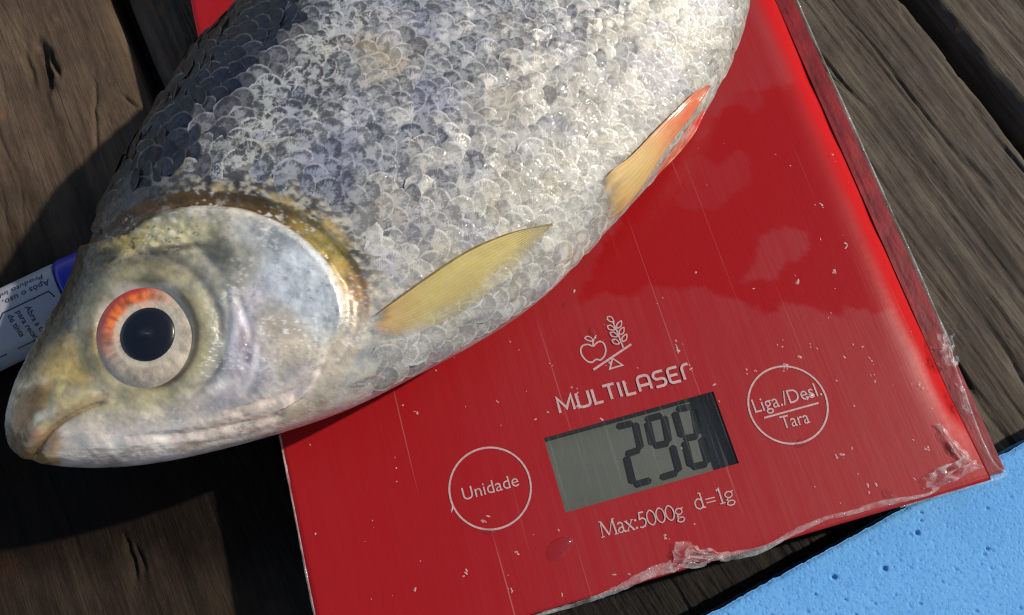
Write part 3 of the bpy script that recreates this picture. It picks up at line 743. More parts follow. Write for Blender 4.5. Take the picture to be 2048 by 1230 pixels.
line(MOUTH, 8, (132, 100, 58), 0.6); blob(228, 520, 13, 6, -25, (24, 19, 12), 0.9, 0.4); blob(262, 512, 9, 6, -25, (190, 172, 120), 0.7, 0.4); line([(215, 790), (170, 805), (120, 835)], 8, (170, 140, 92), 0.6)
line([(213, 428), (188, 485), (170, 540), (150, 590), (128, 636)], 44, (40, 34, 25), 0.95)
line([(128, 636), (89, 686), (49, 749)], 24, (66, 57, 40), 0.8)
blob(255, 455, 70, 16, -22, (46, 38, 22), 0.85); blob(345, 500, 60, 9, -8, (66, 54, 30), 0.8); blob(210, 520, 40, 14, -30, (52, 44, 28), 0.85); blob(290, 552, 70, 12, 0, (74, 62, 38), 0.8)
# ring of the eye lid
ang = np.degrees(np.arctan2(-(QY - EYE[1]), QX - EYE[0]))
C = lerp(C, lin((168, 158, 120)), hd * np.exp(-((re - 118) / 16) ** 2) * 0.8)
lidm = np.exp(-((re - 104) / 7.5) ** 2) * smooth(-110, -75, ang) * smooth(70, 40, ang)
C = lerp(C, lin((98, 76, 40)), hd * lidm * 0.9)
C = lerp(C, lin((120, 118, 108)), hd * np.exp(-((re - 152) / 14) ** 2) * 0.5 * smooth(-90, -30, ang) * smooth(110, 40, ang))
C = lerp(C, lin((104, 98, 82)), hd * np.exp(-((re - 118) / 20) ** 2) * 0.6 * smooth(120, 150, np.abs(ang)))
line([(458, 590), (462, 650), (448, 715)], 5, (214, 210, 196), 0.7); line([(545, 820), (440, 845), (300, 868)], 6, (160, 152, 148), 0.45)
line([(660, 545), (685, 595), (690, 645), (670, 680)], 6, (214, 202, 176), 0.8)
# gill band
bm_ = band_in * smooth(0, 6, de)
gb = lerp(np.broadcast_to(lin((92, 68, 28)), C.shape).copy(), lin((196, 168, 84)), np.exp(-((tb - 0.52) / 0.10) ** 2) * smooth(-0.3, 0.5, nz + 0.2))
gb = lerp(gb, lin((186, 146, 96)), smooth(0.52, 0.64, tb)); gb = lerp(gb, lin((206, 190, 166)), smooth(0.62, 0.76, tb)); gb = lerp(gb, lin((60, 46, 26)), smooth(0.2, 0.05, tb))
gb = lerp(gb, lin((44, 32, 14)), 0.6 * np.exp(-((de - 3) / 6) ** 2) * smooth(0.62, 0.4, tb))
bm_ = np.clip(bm_ * (1 - 0.35 * smooth(0.3, 0.7, nz + 0.5 * nf)), 0, 1)
C = C * (1 - bm_[..., None]) + gb * bm_[..., None]
near = (~inh) * np.exp(-(db / 30) ** 2); C = lerp(C, lin((112, 104, 92)), 0.7 * near * smooth(0.15, 0.4, tb) * smooth(0.75, 0.5, tb)); C = lerp(C, lin((52, 44, 34)), 0.8 * near * smooth(0.42, 0.2, tb))
mot = fbm(QX / 11, QY / 8, 3, 77); out_ = (~inh) * np.exp(-(db / 60) ** 2)
C = lerp(C, lin((206, 196, 172)), 0.85 * out_ * smooth(0.02, 0.26, mot) * smooth(0.10, 0.35, tb)); C = lerp(C, lin((46, 44, 48)), 0.8 * out_ * smooth(-0.02, -0.24, mot) * smooth(0.75, 0.5, tb))
C = lerp(C, lin((188, 160, 92)), 0.7 * (~inh) * np.exp(-((db - 8) / 10) ** 2) * smooth(-0.1, 0.3, nz) * smooth(0.15, 0.3, tb) * smooth(0.7, 0.5, tb))
C *= (1 + 0.16 * nf + 0.10 * nz)[..., None]
spk = smooth(0.30, 0.5, fbm(QX / 5.5, QY / 5.5, 2, 61)) * smooth(-0.2, 0.35, fbm(QX / 60, QY / 60, 2, 63)) * smooth(112, 140, re)
C = lerp(C, lin((236, 232, 224)), hd * spk * 0.85 * smooth(150, 330, QX))
spk2 = smooth(0.30, 0.55, fbm(QX / 4 + 30, QY / 11, 3, 65)) * smooth(-0.1, 0.3, fbm(QX / 45, QY / 45, 2, 69)) * smooth(150, 170, re) * smooth(390, 470, QX)
C = lerp(C, lin((120, 116, 120)), hd * spk2 * 0.55)
dk = smooth(0.35, 0.6, fbm(QX / 9 + 50, QY / 6, 3, 67)) * np.exp(-(((QX - 290) / 170) ** 2 + ((QY - 470) / 70) ** 2))
C = lerp(C, lin((58, 48, 28)), hd * dk * 0.95)
C = np.clip(C, 0.004, 0.9)

sk = NT("fish_skin"); v = sk.coord()
cc = sk.attr('tone'); n1 = sk.noise(v, 600, 3, 0.55); n2 = sk.noise(v, 2600, 3, 0.6); n3 = sk.noise(v, 160, 4)
sk.P(Base_Color=cc, Roughness=sk.ramp(n1, [(0.3, 0.22), (0.7, 0.5)]), Metallic=sk.ramp(n3, [(0.40, 0.0), (0.65, 0.6)]), Specular_IOR_Level=0.5, Coat_Weight=0.65, Coat_Roughness=0.09, Subsurface_Weight=0.08, Subsurface_Radius=(0.6, 0.4, 0.3), Subsurface_Scale=0.002)
sk.P(Normal=sk.bump(sk.math('ADD', n1, sk.math('MULTIPLY', n2, 0.15)), 0.26, 0.0006))
n4 = sk.noise(v, 430, 2, 0.5); cn = sk.bump(sk.math('ADD', n3, sk.math('ADD', n4, sk.math('MULTIPLY', n2, 0.1))), 0.9, 0.0007); sk.P(Coat_Normal=cn)
Fb = [tuple(f) for f in gridfaces(NU, MR, wrap=True)]
Vb = G2.reshape(-1, 3)
endc = len(Vb); Vb = np.vstack([Vb, G2[-1].mean(0)]); Fb += [((NU - 1) * MR + k, (NU - 1) * MR + (k + 1) % MR, endc) for k in range(MR)]
body = mesh("body", Vb, Fb, sk.m, fish, inv=FI)
bm = bmesh.new(); bm.from_mesh(body.data); bmesh.ops.remove_doubles(bm, verts=[v_ for v_ in bm.verts if v_.index < MR], dist=1e-6); bmesh.ops.recalc_face_normals(bm, faces=bm.faces)
cl = np.vstack([C.reshape(-1, 3), lin((120, 118, 112))])
bm.verts.ensure_lookup_table(); bm.to_mesh(body.data); nb = len(body.data.vertices); bm.free()
cl = cl[-nb:]; vcol(body.data, 'tone', cl)
BV = BVHTree.FromPolygons([Vector(p) for p in Vb.tolist()], Fb)
def on_fish(p):
    h = BV.ray_cast(Vector(CC.tolist()), Vector(ray(p).tolist()))
    if h[0] is None: return None, None
    nn_ = np.array(h[1]); nn_ = nn_ if nn_[2] > 0 else -nn_
    return np.array(h[0]), nn_

# --- eye
e_p = to_world(*[np.array(0.0)] * 3)
bd = BVHTree.FromPolygons([Vector(p) for p in G.reshape(-1, 3).tolist()], [tuple(f) for f in gridfaces(NU, MR, wrap=True)])
h = bd.ray_cast(Vector(CC.tolist()), Vector(ray(EYE).tolist())); ep = np.array(h[0]); en = np.array(h[1]); en = en if en[2] > 0 else -en
en = 0.62 * en + 0.38 * np.array([0, 0, 1.0]) - 0.1 * ray(EYE); en /= np.linalg.norm(en); ep = ep + en * 0.0003
ex_ = RC[0] - (RC[0] @ en) * en; ex_ /= np.linalg.norm(ex_); ey_ = np.cross(en, ex_)
mm = np.linalg.norm(ep - CC) / F                        # metres per pixel at the eye
def dome(name, prof, seg, mat, parent, colf=None):
    V = []; Cc = []
    for r, z in prof:
        for k in range(seg):
            t = 2 * math.pi * k / seg; V.append(ep + ex_ * r * mm * math.cos(t) + ey_ * r * mm * math.sin(t) + en * z)
            if colf: Cc.append(colf(r, math.degrees(t)))
    Fc = [tuple(f)[::-1] for f in gridfaces(len(prof), seg, wrap=True)]
    Fc.append(tuple(range(seg)))
    o = mesh(name, V, Fc, mat, parent, inv=FI)
    if colf: vcol(o.data, 'tone', np.array(Cc))
    return face_up(o, (FI[:3, :3] @ en).tolist())
def iris_col(r, t):
    n_ = float(fbm(np.array(r * math.cos(math.radians(t)) / 14), np.array(r * math.sin(math.radians(t)) / 14), 3, 71)); n2_ = float(fbm(np.array(t / 5.0), np.array(r / 25), 2, 73))
    base = lin((202, 186, 162)) * (1 + 0.35 * n_ + 0.3 * n2_); base = base * (1 - 0.35 * float(smooth(-20, -110, np.array(float(t if t < 180 else t - 360)))) ) 
    dt = (t - 134 + 180) % 360 - 180
    red = float(np.exp(-(dt / 66) ** 4)) * float(smooth(50, 72, np.array(r + 8 * n_)))
    oc = lin((212, 100, 38)) * (1 + 0.9 * n2_ + 0.5 * n_); rd = lin((182, 34, 18))
    rim = float(smooth(80, 93, np.array(r + 4 * n_)))
    c = base * (1 - red) + (oc * (1 - rim) + rd * rim) * red
    lo = float(smooth(88, 100, np.array(r))) * (1 - red); c = c * (1 - 0.35 * lo) + lin((150, 140, 118)) * 0.35 * lo
    ring = math.exp(-((r - 60) / 5) ** 2); c = c * (1 - 0.6 * ring) + lin((206, 194, 170)) * 0.6 * ring
    return np.clip(c, 0.01, 0.9)
im = NT("iris"); v = im.coord(); n1 = im.noise(v, 1500, 4)
im.P(Base_Color=im.attr('tone'), Roughness=0.35, Metallic=0.1, Coat_Weight=0.4, Coat_Roughness=0.1, Normal=im.bump(n1, 0.35, 0.0004))
eye = dome("eye", [(0.5, -0.0006)] + [(r, -0.0006 + 0.0003 * math.sin((r - 50) / 18) - 0.0011 * max(0, (r - 76) / 30) ** 2) for r in np.linspace(48, 102, 40)], 120, im.m, fish, iris_col)
pm = simple("pupil_black", (0.004, 0.004, 0.006), 0.25)
dome("pupil", [(0.3, 0.0003), (20, 0.00022), (40, -0.0001), (50, -0.00035), (52, -0.0006), (52.5, -0.0009)], 64, pm, eye)
co = NT("cornea"); fr = co.thinf(0.035)
v = co.coord(); n1 = co.noise(v, 300, 3)
gl = co.n('ShaderNodeBsdfGlossy'); gl.inputs['Roughness'].default_value = 0.03; tr = co.n('ShaderNodeBsdfTransparent'); mx = co.n('ShaderNodeMixShader')
b_ = co.bump(n1, 0.1, 0.0006); co.set(gl.inputs['Normal'], b_)
co.t.links.new(fr, mx.inputs[0]); co.t.links.new(tr.outputs[0], mx.inputs[1]); co.t.links.new(gl.outputs[0], mx.inputs[2]); co.t.links.new(mx.outputs[0], co.out.inputs[0])
dome("cornea", [(0.3, 0.0017)] + [(r, 0.0017 - 0.0026 * (r / 100) ** 2) for r in np.linspace(10, 97, 16)], 72, co.m, eye)

# --- scales
def scale_shell(k):
    rs = np.random.default_rng(100 + k)
    V = []; UV = []; nR, nA = 3, 14
    L, W_ = 1.0, 0.86 + 0.1 * rs.random()
    tw = rs.normal(0, 0.05); lift = 0.10 + 0.025 * rs.random(); cup = 0.05 + 0.06 * rs.random()
    V.append((0, 0, 0.0)); UV.append((0.5, 0.5))
    for i in range(1, nR + 1):
        r = i / nR
        for j in range(nA):
            t = 2 * math.pi * j / nA; rr = r * (1 + 0.05 * rs.normal() * (i == nR))
            x = L * rr * math.cos(t) * (1.0 if math.cos(t) > 0 else 0.9); y = W_ * rr * math.sin(t)
            V.append((x, y, 0)); UV.append((0.5 + 0.5 * rr * math.cos(t), 0.5 + 0.5 * rr * math.sin(t)))
    V = np.array(V)
    V[:, 2] = lift * V[:, 0] - 0.03 * V[:, 0] ** 2 - cup * V[:, 1] ** 2 + tw * V[:, 1] + 0.04 * np.sin(3 * V[:, 1] + rs.random() * 6) * (V[:, 0] > 0) + 0.035
    V[:, 2] -= 0.05 * np.clip(V[:, 0] - 0.55, 0, 1)                # the free edge bends back down
    Fc = [(0, 1 + j, 1 + (j + 1) % nA) for j in range(nA)]
    for i in range(nR - 1):
        for j in range(nA):
            a = 1 + i * nA + j; b = 1 + i * nA + (j + 1) % nA; Fc.append((a, a + nA, b + nA, b))
    return V, Fc, np.array(UV)
def scale_mat(name, attr):
    m = NT(name)
    if attr: tone, con = m.attr('tone'), m.attr('tone', 'Alpha')
    else: oi = m.n('ShaderNodeObjectInfo'); tone, con = oi.outputs['Color'], oi.outputs['Alpha']
    uv = m.n('ShaderNodeUVMap').outputs[0]
    vm = m.n('ShaderNodeVectorMath', operation='SUBTRACT'); m.set(vm.inputs[0], uv); vm.inputs[1].default_value = (0.5, 0.5, 0)
    s3 = m.sep(vm.outputs[0]); at2 = m.math('ARCTAN2', s3[1], s3[0])
    ln = m.n('ShaderNodeVectorMath', operation='LENGTH'); m.set(ln.inputs[0], vm.outputs[0]); rad = ln.outputs['Value']
    geo = m.n('ShaderNodeNewGeometry').outputs['Position']
    pn = m.noise(geo, 240, 3, 0.6); ps = m.noise(geo, 780, 3, 0.6); pl = m.noise(geo, 70, 3)
    cb = m.n('ShaderNodeCombineXYZ'); m.set(cb.inputs[0], m.math('MULTIPLY', at2, 7.0)); m.set(cb.inputs[1], m.math('MULTIPLY', rad, 3.0)); m.set(cb.inputs[2], m.math('MULTIPLY', pl, 30.0))
    stri = m.noise(cb.outputs[0], 1.6, 3, 0.6)
    rim = m.math('MULTIPLY', m.ramp(rad, [(0.435, 0.0), (0.47, 1.0)]), m.ramp(pn, [(0.38, 0.15), (0.58, 1.0)]))
    cres = m.math('MULTIPLY', m.ramp(rad, [(0.20, 0.0), (0.37, 1.0)]), m.ramp(rad, [(0.41, 1.0), (0.455, 0.0)]))
    # dark pigment: a crescent inside the free edge, broken by fans and slime
    f = m.math('ADD', m.math('MULTIPLY', cres, 0.30), m.math('MULTIPLY', m.math('SUBTRACT', 0.5, stri), 1.5))
    f = m.math('ADD', f, m.math('MULTIPLY', m.math('SUBTRACT', 0.5, ps), 1.55))
    f = m.math('ADD', f, m.math('MULTIPLY', m.math('SUBTRACT', 0.5, pn), 1.3))
    dk = m.math('MULTIPLY', m.ramp(m.math('ADD', f, 0.28), [(0.22, 0.0), (0.60, 1.0)]), con)
    shade = m.mix(dk, tone, m.mix(1.0, tone, (0.05, 0.05, 0.065), 'MULTIPLY'))
    sep = m.n('ShaderNodeSeparateColor'); m.set(sep.inputs[0], tone)
    lum = m.ramp(sep.outputs[1], [(0.03, 0.0), (0.30, 1.0)])
    col = m.mix(m.math('MULTIPLY', rim, 0.55), shade, m.mix(m.ramp(sep.outputs[1], [(0.03, 0.14), (0.3, 0.6)]), tone, (0.80, 0.79, 0.76)))
    hue = m.noise(geo, 95, 2)
    col = m.mix(m.math('MULTIPLY', m.ramp(hue, [(0.54, 0.0), (0.66, 0.45)]), lum), col, m.mix(1.0, col, (0.80, 0.82, 1.06), 'MULTIPLY'))
    col = m.mix(m.math('MULTIPLY', m.ramp(hue, [(0.34, 0.45), (0.45, 0.0)]), lum), col, m.mix(1.0, col, (1.06, 0.98, 0.82), 'MULTIPLY'))
    m.P(Base_Color=col, Metallic=m.math('MULTIPLY', m.math('MULTIPLY', lum, m.ramp(pl, [(0.35, 0.25), (0.65, 0.6)])), m.ramp(con, [(0.4, 0.35), (0.75, 1.0)])), Roughness=m.math('ADD', m.ramp(ps, [(0.35, 0.22), (0.65, 0.42)]), m.ramp(con, [(0.4, 0.14), (0.75, 0.0)])), Coat_Weight=m.math('MULTIPLY', m.ramp(sep.outputs[1], [(0.03, 0.25), (0.3, 0.5)]), m.ramp(con, [(0.4, 0.8), (0.75, 1.0)])), Coat_Roughness=0.09, Specular_IOR_Level=0.4)
    m.P(Normal=m.bump(m.math('ADD', m.math('MULTIPLY', stri, 0.6), m.math('ADD', m.math('MULTIPLY', ps, 0.4), m.math('MULTIPLY', pn, 0.5))), 0.30, 0.0006))
    m.P(Coat_Normal=m.bump(m.math('ADD', m.noise(geo, 680, 1), pn), 0.8, 0.0007))
    return m.m
SM_obj = scale_mat("fish_scale_silver", False); SM_at = scale_mat("fish_scale_silver_joined", True)
NS = 10; shells = [scale_shell(k) for k in range(NS)]
SR = 0.00325                                     # scale radius
smesh = []
for V, Fc, UV in shells:
    me = bpy.data.meshes.new("fish_scale"); me.from_pydata((V * SR).tolist(), [], Fc); me.update()
    uvl = me.uv_layers.new(name="UVMap")
    for lp in me.loops: uvl.data[lp.index].uv = UV[lp.vertex_index]
    me.polygons.foreach_set('use_smooth', [True] * len(me.polygons)); me.materials.append(SM_obj); smesh.append(me)
# lattice over the upper side
top_i = np.arange(MT)
arcl = np.concatenate([np.zeros((NU, 1)), np.cumsum(np.linalg.norm(np.diff(G2[:, :MT], axis=1), axis=2), axis=1)], 1)
cand = []
row = 0; uu = 0.03
rs = np.random.default_rng(5)
while uu < UL - 0.01:
    fac = min(1.0, 0.45 + 0.55 * (UL - uu) / 0.14) * (1.06 - 0.22 * float(smooth(0.07, 0.15, np.array(uu))))
    iu = int(np.searchsorted(u_, uu)); iu = min(max(iu, 2), NU - 3)
    S = arcl[iu, -1]; ds = 0.0038 * fac
    nS = int(S / ds)
    for k in range(nS):
        s0 = (k + 0.5 + 0.5 * (row % 2)) * ds + rs.normal(0, 0.00010)
        if s0 > S - 0.0012 or s0 < 0.001: continue
        jf = np.interp(s0, arcl[iu], np.arange(MT)); j = int(min(max(round(jf), 2), MT - 3))
        i2 = min(max(iu + int(round(rs.normal(0, 0.25))), 2), NU - 3)
        p = G2[i2, j] + (G2[i2, j] - G2[i2, j]) ; tx = G[i2 + 2, j] - G[i2 - 2, j]; ty = G[i2, j - 2] - G[i2, j + 2]
        nrm = NRM[i2, j]; pxp = proj(p)
        if inside(pxp[0], pxp[1], HEAD) and pxp[0] > -150: continue
        dpb = float(seg_dist(np.array(pxp[0]), np.array(pxp[1]), BAND)[0])
        if dpb < 22 or float(seg_dist(np.array(pxp[0]), np.array(pxp[1]), [(150, 500), (205, 455)])[0]) < 34: continue
        cand.append((p, tx, nrm, pxp, df[i2, j], fac)); 
    uu += 0.0028 * fac; row += 1
def scale_tone(pxp, d):
    x, y = pxp; n_ = float(fbm(np.array(x / 90), np.array(y / 90), 3, 81)); r_ = rs.normal(0, 1)
    lim = 0.30 + 0.05 * n_ - 0.14 * float(smooth(480, 800, np.array(x + 0.35 * (0 - y))))
    dj = d + 0.03 * r_
    dark = float(smooth(lim + 0.07, lim - 0.09, np.array(dj)))
    tr = math.exp(-((dj - lim - 0.05) / 0.10) ** 2)                       # belt below the dark back, its glints painted pale
    c = lin((188, 186, 184)) * (1 + 0.14 * r_); con = 0.70
    bl = math.exp(-(((x - 780) / 190) ** 2 + ((y - 310) / 110) ** 2)); c = c * (1 - 0.5 * bl) + lin((172, 174, 186)) * 0.5 * bl; con += 0.05 * bl
    bl = math.exp(-(((x - 1010) / 80) ** 2 + ((y - 215) / 45) ** 2)) + math.exp(-(((x - 760) / 60) ** 2 + ((y - 130) / 50) ** 2)); bl = min(bl, 1); c = c * (1 - 0.7 * bl) + lin((200, 186, 156)) * 0.7 * bl; con *= 1 - 0.5 * bl
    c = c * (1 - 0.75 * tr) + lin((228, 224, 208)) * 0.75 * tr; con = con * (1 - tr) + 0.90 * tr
    wh = float(smooth(0.44, 0.92, np.array(d + 0.12 * n_ + 0.06 * r_))); c = c * (1 - wh) + lin((192, 187, 174)) * (1 + 0.10 * r_) * wh; con = con * (1 - wh) + 0.36 * wh
    nk = float(smooth(0.08, 0.22, np.array(dj))); nv = lin((32, 27, 25)) * (1 - nk) + lin((30, 31, 46)) * nk
    c = c * (1 - dark) + nv * dark; con = con * (1 - dark) + 0.6 * dark
    for (bx, by, ax_, ay_) in ((690, 82, 26, 12), (742, 104, 22, 14), (792, 150, 20, 16), (830, 90, 18, 12), (800, 445, 22, 14)):
        bl = 0.45 * math.exp(-(((x - bx) / ax_) ** 2 + ((y - by) / ay_) ** 2)); c = c * (1 - bl) + lin((150, 112, 66)) * bl
    return (*np.clip(c, 0.006, 0.85), con)
def vis(p): return -40 < p[0] < 2090 and -40 < p[1] < 1260
infr = [c for c in cand if -5 < c[3][0] < 2053 and -5 < c[3][1] < 1235 and c[2] @ (CC - c[0]) > 0.03]
infr.sort(key=lambda c: np.linalg.norm(CC - c[0]) / max(0.1, c[2] @ ((CC - c[0]) / np.linalg.norm(CC - c[0]))))
solo = set(id(c) for c in infr[:300])
SV = []; SF = []; SU = []; ST = []
FIm = Matrix(FI.tolist())
for c in cand:
    p, tx, nrm, pxp, d, fac = c
    x_ = tx - (tx @ nrm) * nrm; x_ /= np.linalg.norm(x_); y_ = np.cross(nrm, x_)
    a_ = rs.normal(0, 0.05); x2 = x_ * math.cos(a_) + y_ * math.sin(a_); 
    n2_ = nrm + x_ * rs.normal(0, 0.035) + y_ * rs.normal(0, 0.06); n2_ /= np.linalg.norm(n2_)
    x2 = x2 - (x2 @ n2_) * n2_; x2 /= np.linalg.norm(x2); y2 = np.cross(n2_, x2)
    n2_ = n2_ * (1 - 0.8 * float(smooth(0.75, 0.92, np.array(d)))) + nrm * 0.8 * float(smooth(0.75, 0.92, np.array(d))); n2_ = n2_ - x2 * 0.0; n2_ /= np.linalg.norm(n2_); x2 = x2 - (x2 @ n2_) * n2_; x2 /= np.linalg.norm(x2); y2 = np.cross(n2_, x2)
    sc = fac * (1 + rs.normal(0, 0.05)); kk = int(rs.integers(NS)); tn = scale_tone(pxp, d)
    p = p + nrm * (0.00012 - 0.00036 * float(smooth(64, 32, np.array(seg_dist(np.array(pxp[0]), np.array(pxp[1]), BAND)[0]))))
    p = p - nrm * 0.00012 * float(smooth(0.80, 0.95, np.array(d)))
    if id(c) in solo:
        o = bpy.data.objects.new("fish_scale", smesh[kk]); COL.objects.link(o); o.parent = fish
        Mx = np.eye(4); Mx[:3, 0] = x2 * sc; Mx[:3, 1] = y2 * sc; Mx[:3, 2] = n2_ * sc; Mx[:3, 3] = p
        o.matrix_local = FIm @ Matrix(Mx.tolist()); o.color = tn
    else:
        V, Fc, UV = shells[kk]; off = sum(map(len, SV)) if False else len(ST)
        Wd = p + (V[:, :1] * x2 + V[:, 1:2] * y2 + V[:, 2:] * n2_) * SR * sc
        SV.append(Wd); SF += [tuple(off + i for i in f) for f in Fc]; SU.append(UV); ST += [tn] * len(V)
SV = np.vstack(SV); SU = np.vstack(SU)
so_ = mesh("fish_scale_patch", SV, SF, SM_at, fish, inv=FI); so_['kind'] = 'stuff'
vcol(so_.data, 'tone', np.array(ST)); uvl = so_.data.uv_layers.new(name="UVMap")
vi = np.zeros(len(so_.data.loops), int); so_.data.loops.foreach_get('vertex_index', vi); uvl.data.foreach_set('uv', SU[vi].astype(np.float32).ravel())

# --- fins
def fin_mat(name):
    m = NT(name); v = m.coord(); t_ = m.attr('tone'); al = m.attr('tone', 'Alpha'); n1 = m.noise(v, 500, 4)
    m.P(Base_Color=m.mix(m.ramp(n1, [(0.4, 0.25), (0.6, 0.0)]), t_, m.mix(0.5, t_, (0.7, 0.6, 0.35))), Roughness=0.3, Coat_Weight=0.5, Coat_Roughness=0.1, Subsurface_Weight=0.15, Subsurface_Radius=(0.8, 0.5, 0.2), Subsurface_Scale=0.002)
    m.P(Normal=m.bump(n1, 0.25, 0.0005))
    tr = m.n('ShaderNodeBsdfTransparent'); mx = m.n('ShaderNodeMixShader'); m.set(mx.inputs[0], al)
    m.t.links.new(tr.outputs[0], mx.inputs[1]); m.t.links.new(m.p.outputs[0], mx.inputs[2]); m.t.links.new(mx.outputs[0], m.out.inputs[0])
    return m.m
FM = fin_mat("fin_membrane")
def fin(name, upper, lower, colf, off=0.0011, rays=14, nl=60, nw=56, lift=0.0, zfall=None):
    A_ = resample(spline(upper, 8), nl); B_ = resample(spline(lower, 8), nl)
    V = np.zeros((nl, nw, 3)); Cc = np.zeros((nl, nw, 4)); last = None
    for i in range(nl):
        for j in range(nw):
            t = j / (nw - 1); p = A_[i] * (1 - t) + B_[i] * t
            h_, n_ = on_fish(p)
            if h_ is None:
                zz = last[2] if last is not None else ZM
                h_ = unproj([p], zz - 0.0001)[0]; n_ = np.array([0, 0, 1.0])
            else: last = h_
            rr = 0.00007 * math.cos(t * rays * 2 * math.pi) * (0.4 + 0.6 * (i / nl)) if 0 < j < nw - 1 else 0
            V[i, j] = h_ - ray(p) * (off + rr + lift * math.sin(math.pi * i / nl) + (0.00035 if j == 0 else 0)); Cc[i, j] = colf(i / (nl - 1), t)
    for _ in range(2):
        V[1:-1, :] = 0.25 * V[:-2] + 0.5 * V[1:-1] + 0.25 * V[2:]
    o = mesh(name, V.reshape(-1, 3), [tuple(f) for f in gridfaces(nl, nw)], FM, fish, inv=FI)
    vcol(o.data, 'tone', Cc.reshape(-1, 4))
    sd_ = o.modifiers.new("thick", 'SOLIDIFY'); sd_.thickness = 0.00018; sd_.offset = -1
    return o
def pect(s, t):
    n_ = float(fbm(np.array(s * 6), np.array(t * 5), 3, 91))
    c = lin((216, 192, 116)) ; base = max(0, 1 - s / 0.28); c = c * (1 - base) + lin((222, 172, 112)) * base
    tipc = max(0, (s - 0.75) / 0.25); c = c * (1 - tipc) + lin((206, 184, 130)) * tipc
    a = 0.66 - 0.56 * float(smooth(0.5, 1.05, np.array(t + 0.2 * n_ + 0.12 * s)))
    a *= 1 - 0.5 * float(smooth(0.8, 1.0, np.array(s)))
    if t < 0.05: c = lin((112, 88, 32)) * (1 - 0.5 * s) + lin((140, 110, 60)) * 0.5 * s; a = 0.95
    a *= 0.94 + 0.06 * math.cos(t * 14 * 2 * math.pi)
    a *= float(smooth(0.0, 0.10, np.array(s + 0.05 * n_)))
    return (*np.clip(c * (1 + 0.15 * n_), 0, 1), a)
fin("pectoral_fin", [(752, 628), (785, 604), (850, 556), (930, 503), (1005, 470), (1060, 455), (1104, 448)], [(735, 668), (800, 670), (870, 650), (950, 606), (1025, 545), (1072, 490), (1106, 451)], pect)
def pelv(s, t):
    n_ = float(fbm(np.array(s * 6 + 9), np.array(t * 5), 3, 93))
    c = lin((226, 184, 116)); k = float(smooth(0.35, 0.8, np.array(s))); c = c * (1 - k) + lin((228, 108, 66)) * k
    e_ = math.exp(-((t - 0.05) / 0.12) ** 2) * s; c = c * (1 - 0.4 * e_) + lin((226, 84, 40)) * 0.4 * e_
    a = 0.9 * float(smooth(0.0, 0.22, np.array(s + 0.06 * n_))); a *= 0.95 + 0.05 * math.cos(t * 8 * 2 * math.pi)
    return (*np.clip(c * (1 + 0.12 * n_), 0, 1), a)
fin("pelvic_fin", [(1203, 372), (1222, 342), (1262, 312), (1310, 262), (1350, 222), (1390, 184), (1418, 171)], [(1200, 452), (1240, 424), (1279, 380), (1318, 318), (1350, 272), (1390, 220), (1419, 173)], pelv, rays=8, nl=46, nw=34)
def pelv2(s, t):
    n_ = float(fbm(np.array(s * 6 + 19), np.array(t * 5), 3, 95)); c = lin((222, 120, 88)); k = float(smooth(0.3, 0.9, np.array(s))); c = c * (1 - k) + lin((216, 58, 52)) * k
    return (*np.clip(c * (1 + 0.12 * n_), 0, 1), 0.92 * float(smooth(0.0, 0.2, np.array(s))))
fin("pelvic_fin", [(1290, 370), (1318, 335), (1350, 292), (1382, 248), (1412, 214)], [(1300, 364), (1334, 332), (1364, 300), (1392, 262), (1414, 216)], pelv2, off=0.0004, rays=4, nl=30, nw=14)
# fins beyond the frame: back and tail
def flat_fin(name, pts_px, zc, col, n_r):
    base, edge = pts_px; A_ = resample(unproj(spline(base, 6), zc), 30); B_ = resample(unproj(spline(edge, 6), zc), 30); nw = 16
    V = np.array([[A_[i] * (1 - j / 15) + B_[i] * (j / 15) + np.array([0, 0, 0.0004 * math.cos(i / 29 * n_r * 6.28)]) for j in range(nw)] for i in range(30)])
    o = mesh(name, V.reshape(-1, 3), [tuple(f) for f in gridfaces(30, nw)], FM, fish, inv=FI); vcol(o.data, 'tone', np.tile([*lin(col), 0.9], (30 * nw, 1)))
    sd_ = o.modifiers.new("thick", 'SOLIDIFY'); sd_.thickness = 0.0003
flat_fin("dorsal_fin", ([(830, -225), (950, -285), (1080, -340), (1200, -385)], [(700, -420), (800, -480), (960, -480), (1150, -440)]), ZM, (120, 110, 80), 10)
flat_fin("tail_fin", ([(1650, -600), (1690, -570), (1730, -540), (1770, -510)], [(1760, -980), (1860, -800), (1960, -720), (2180, -640)]), ZM, (190, 90, 50), 12)

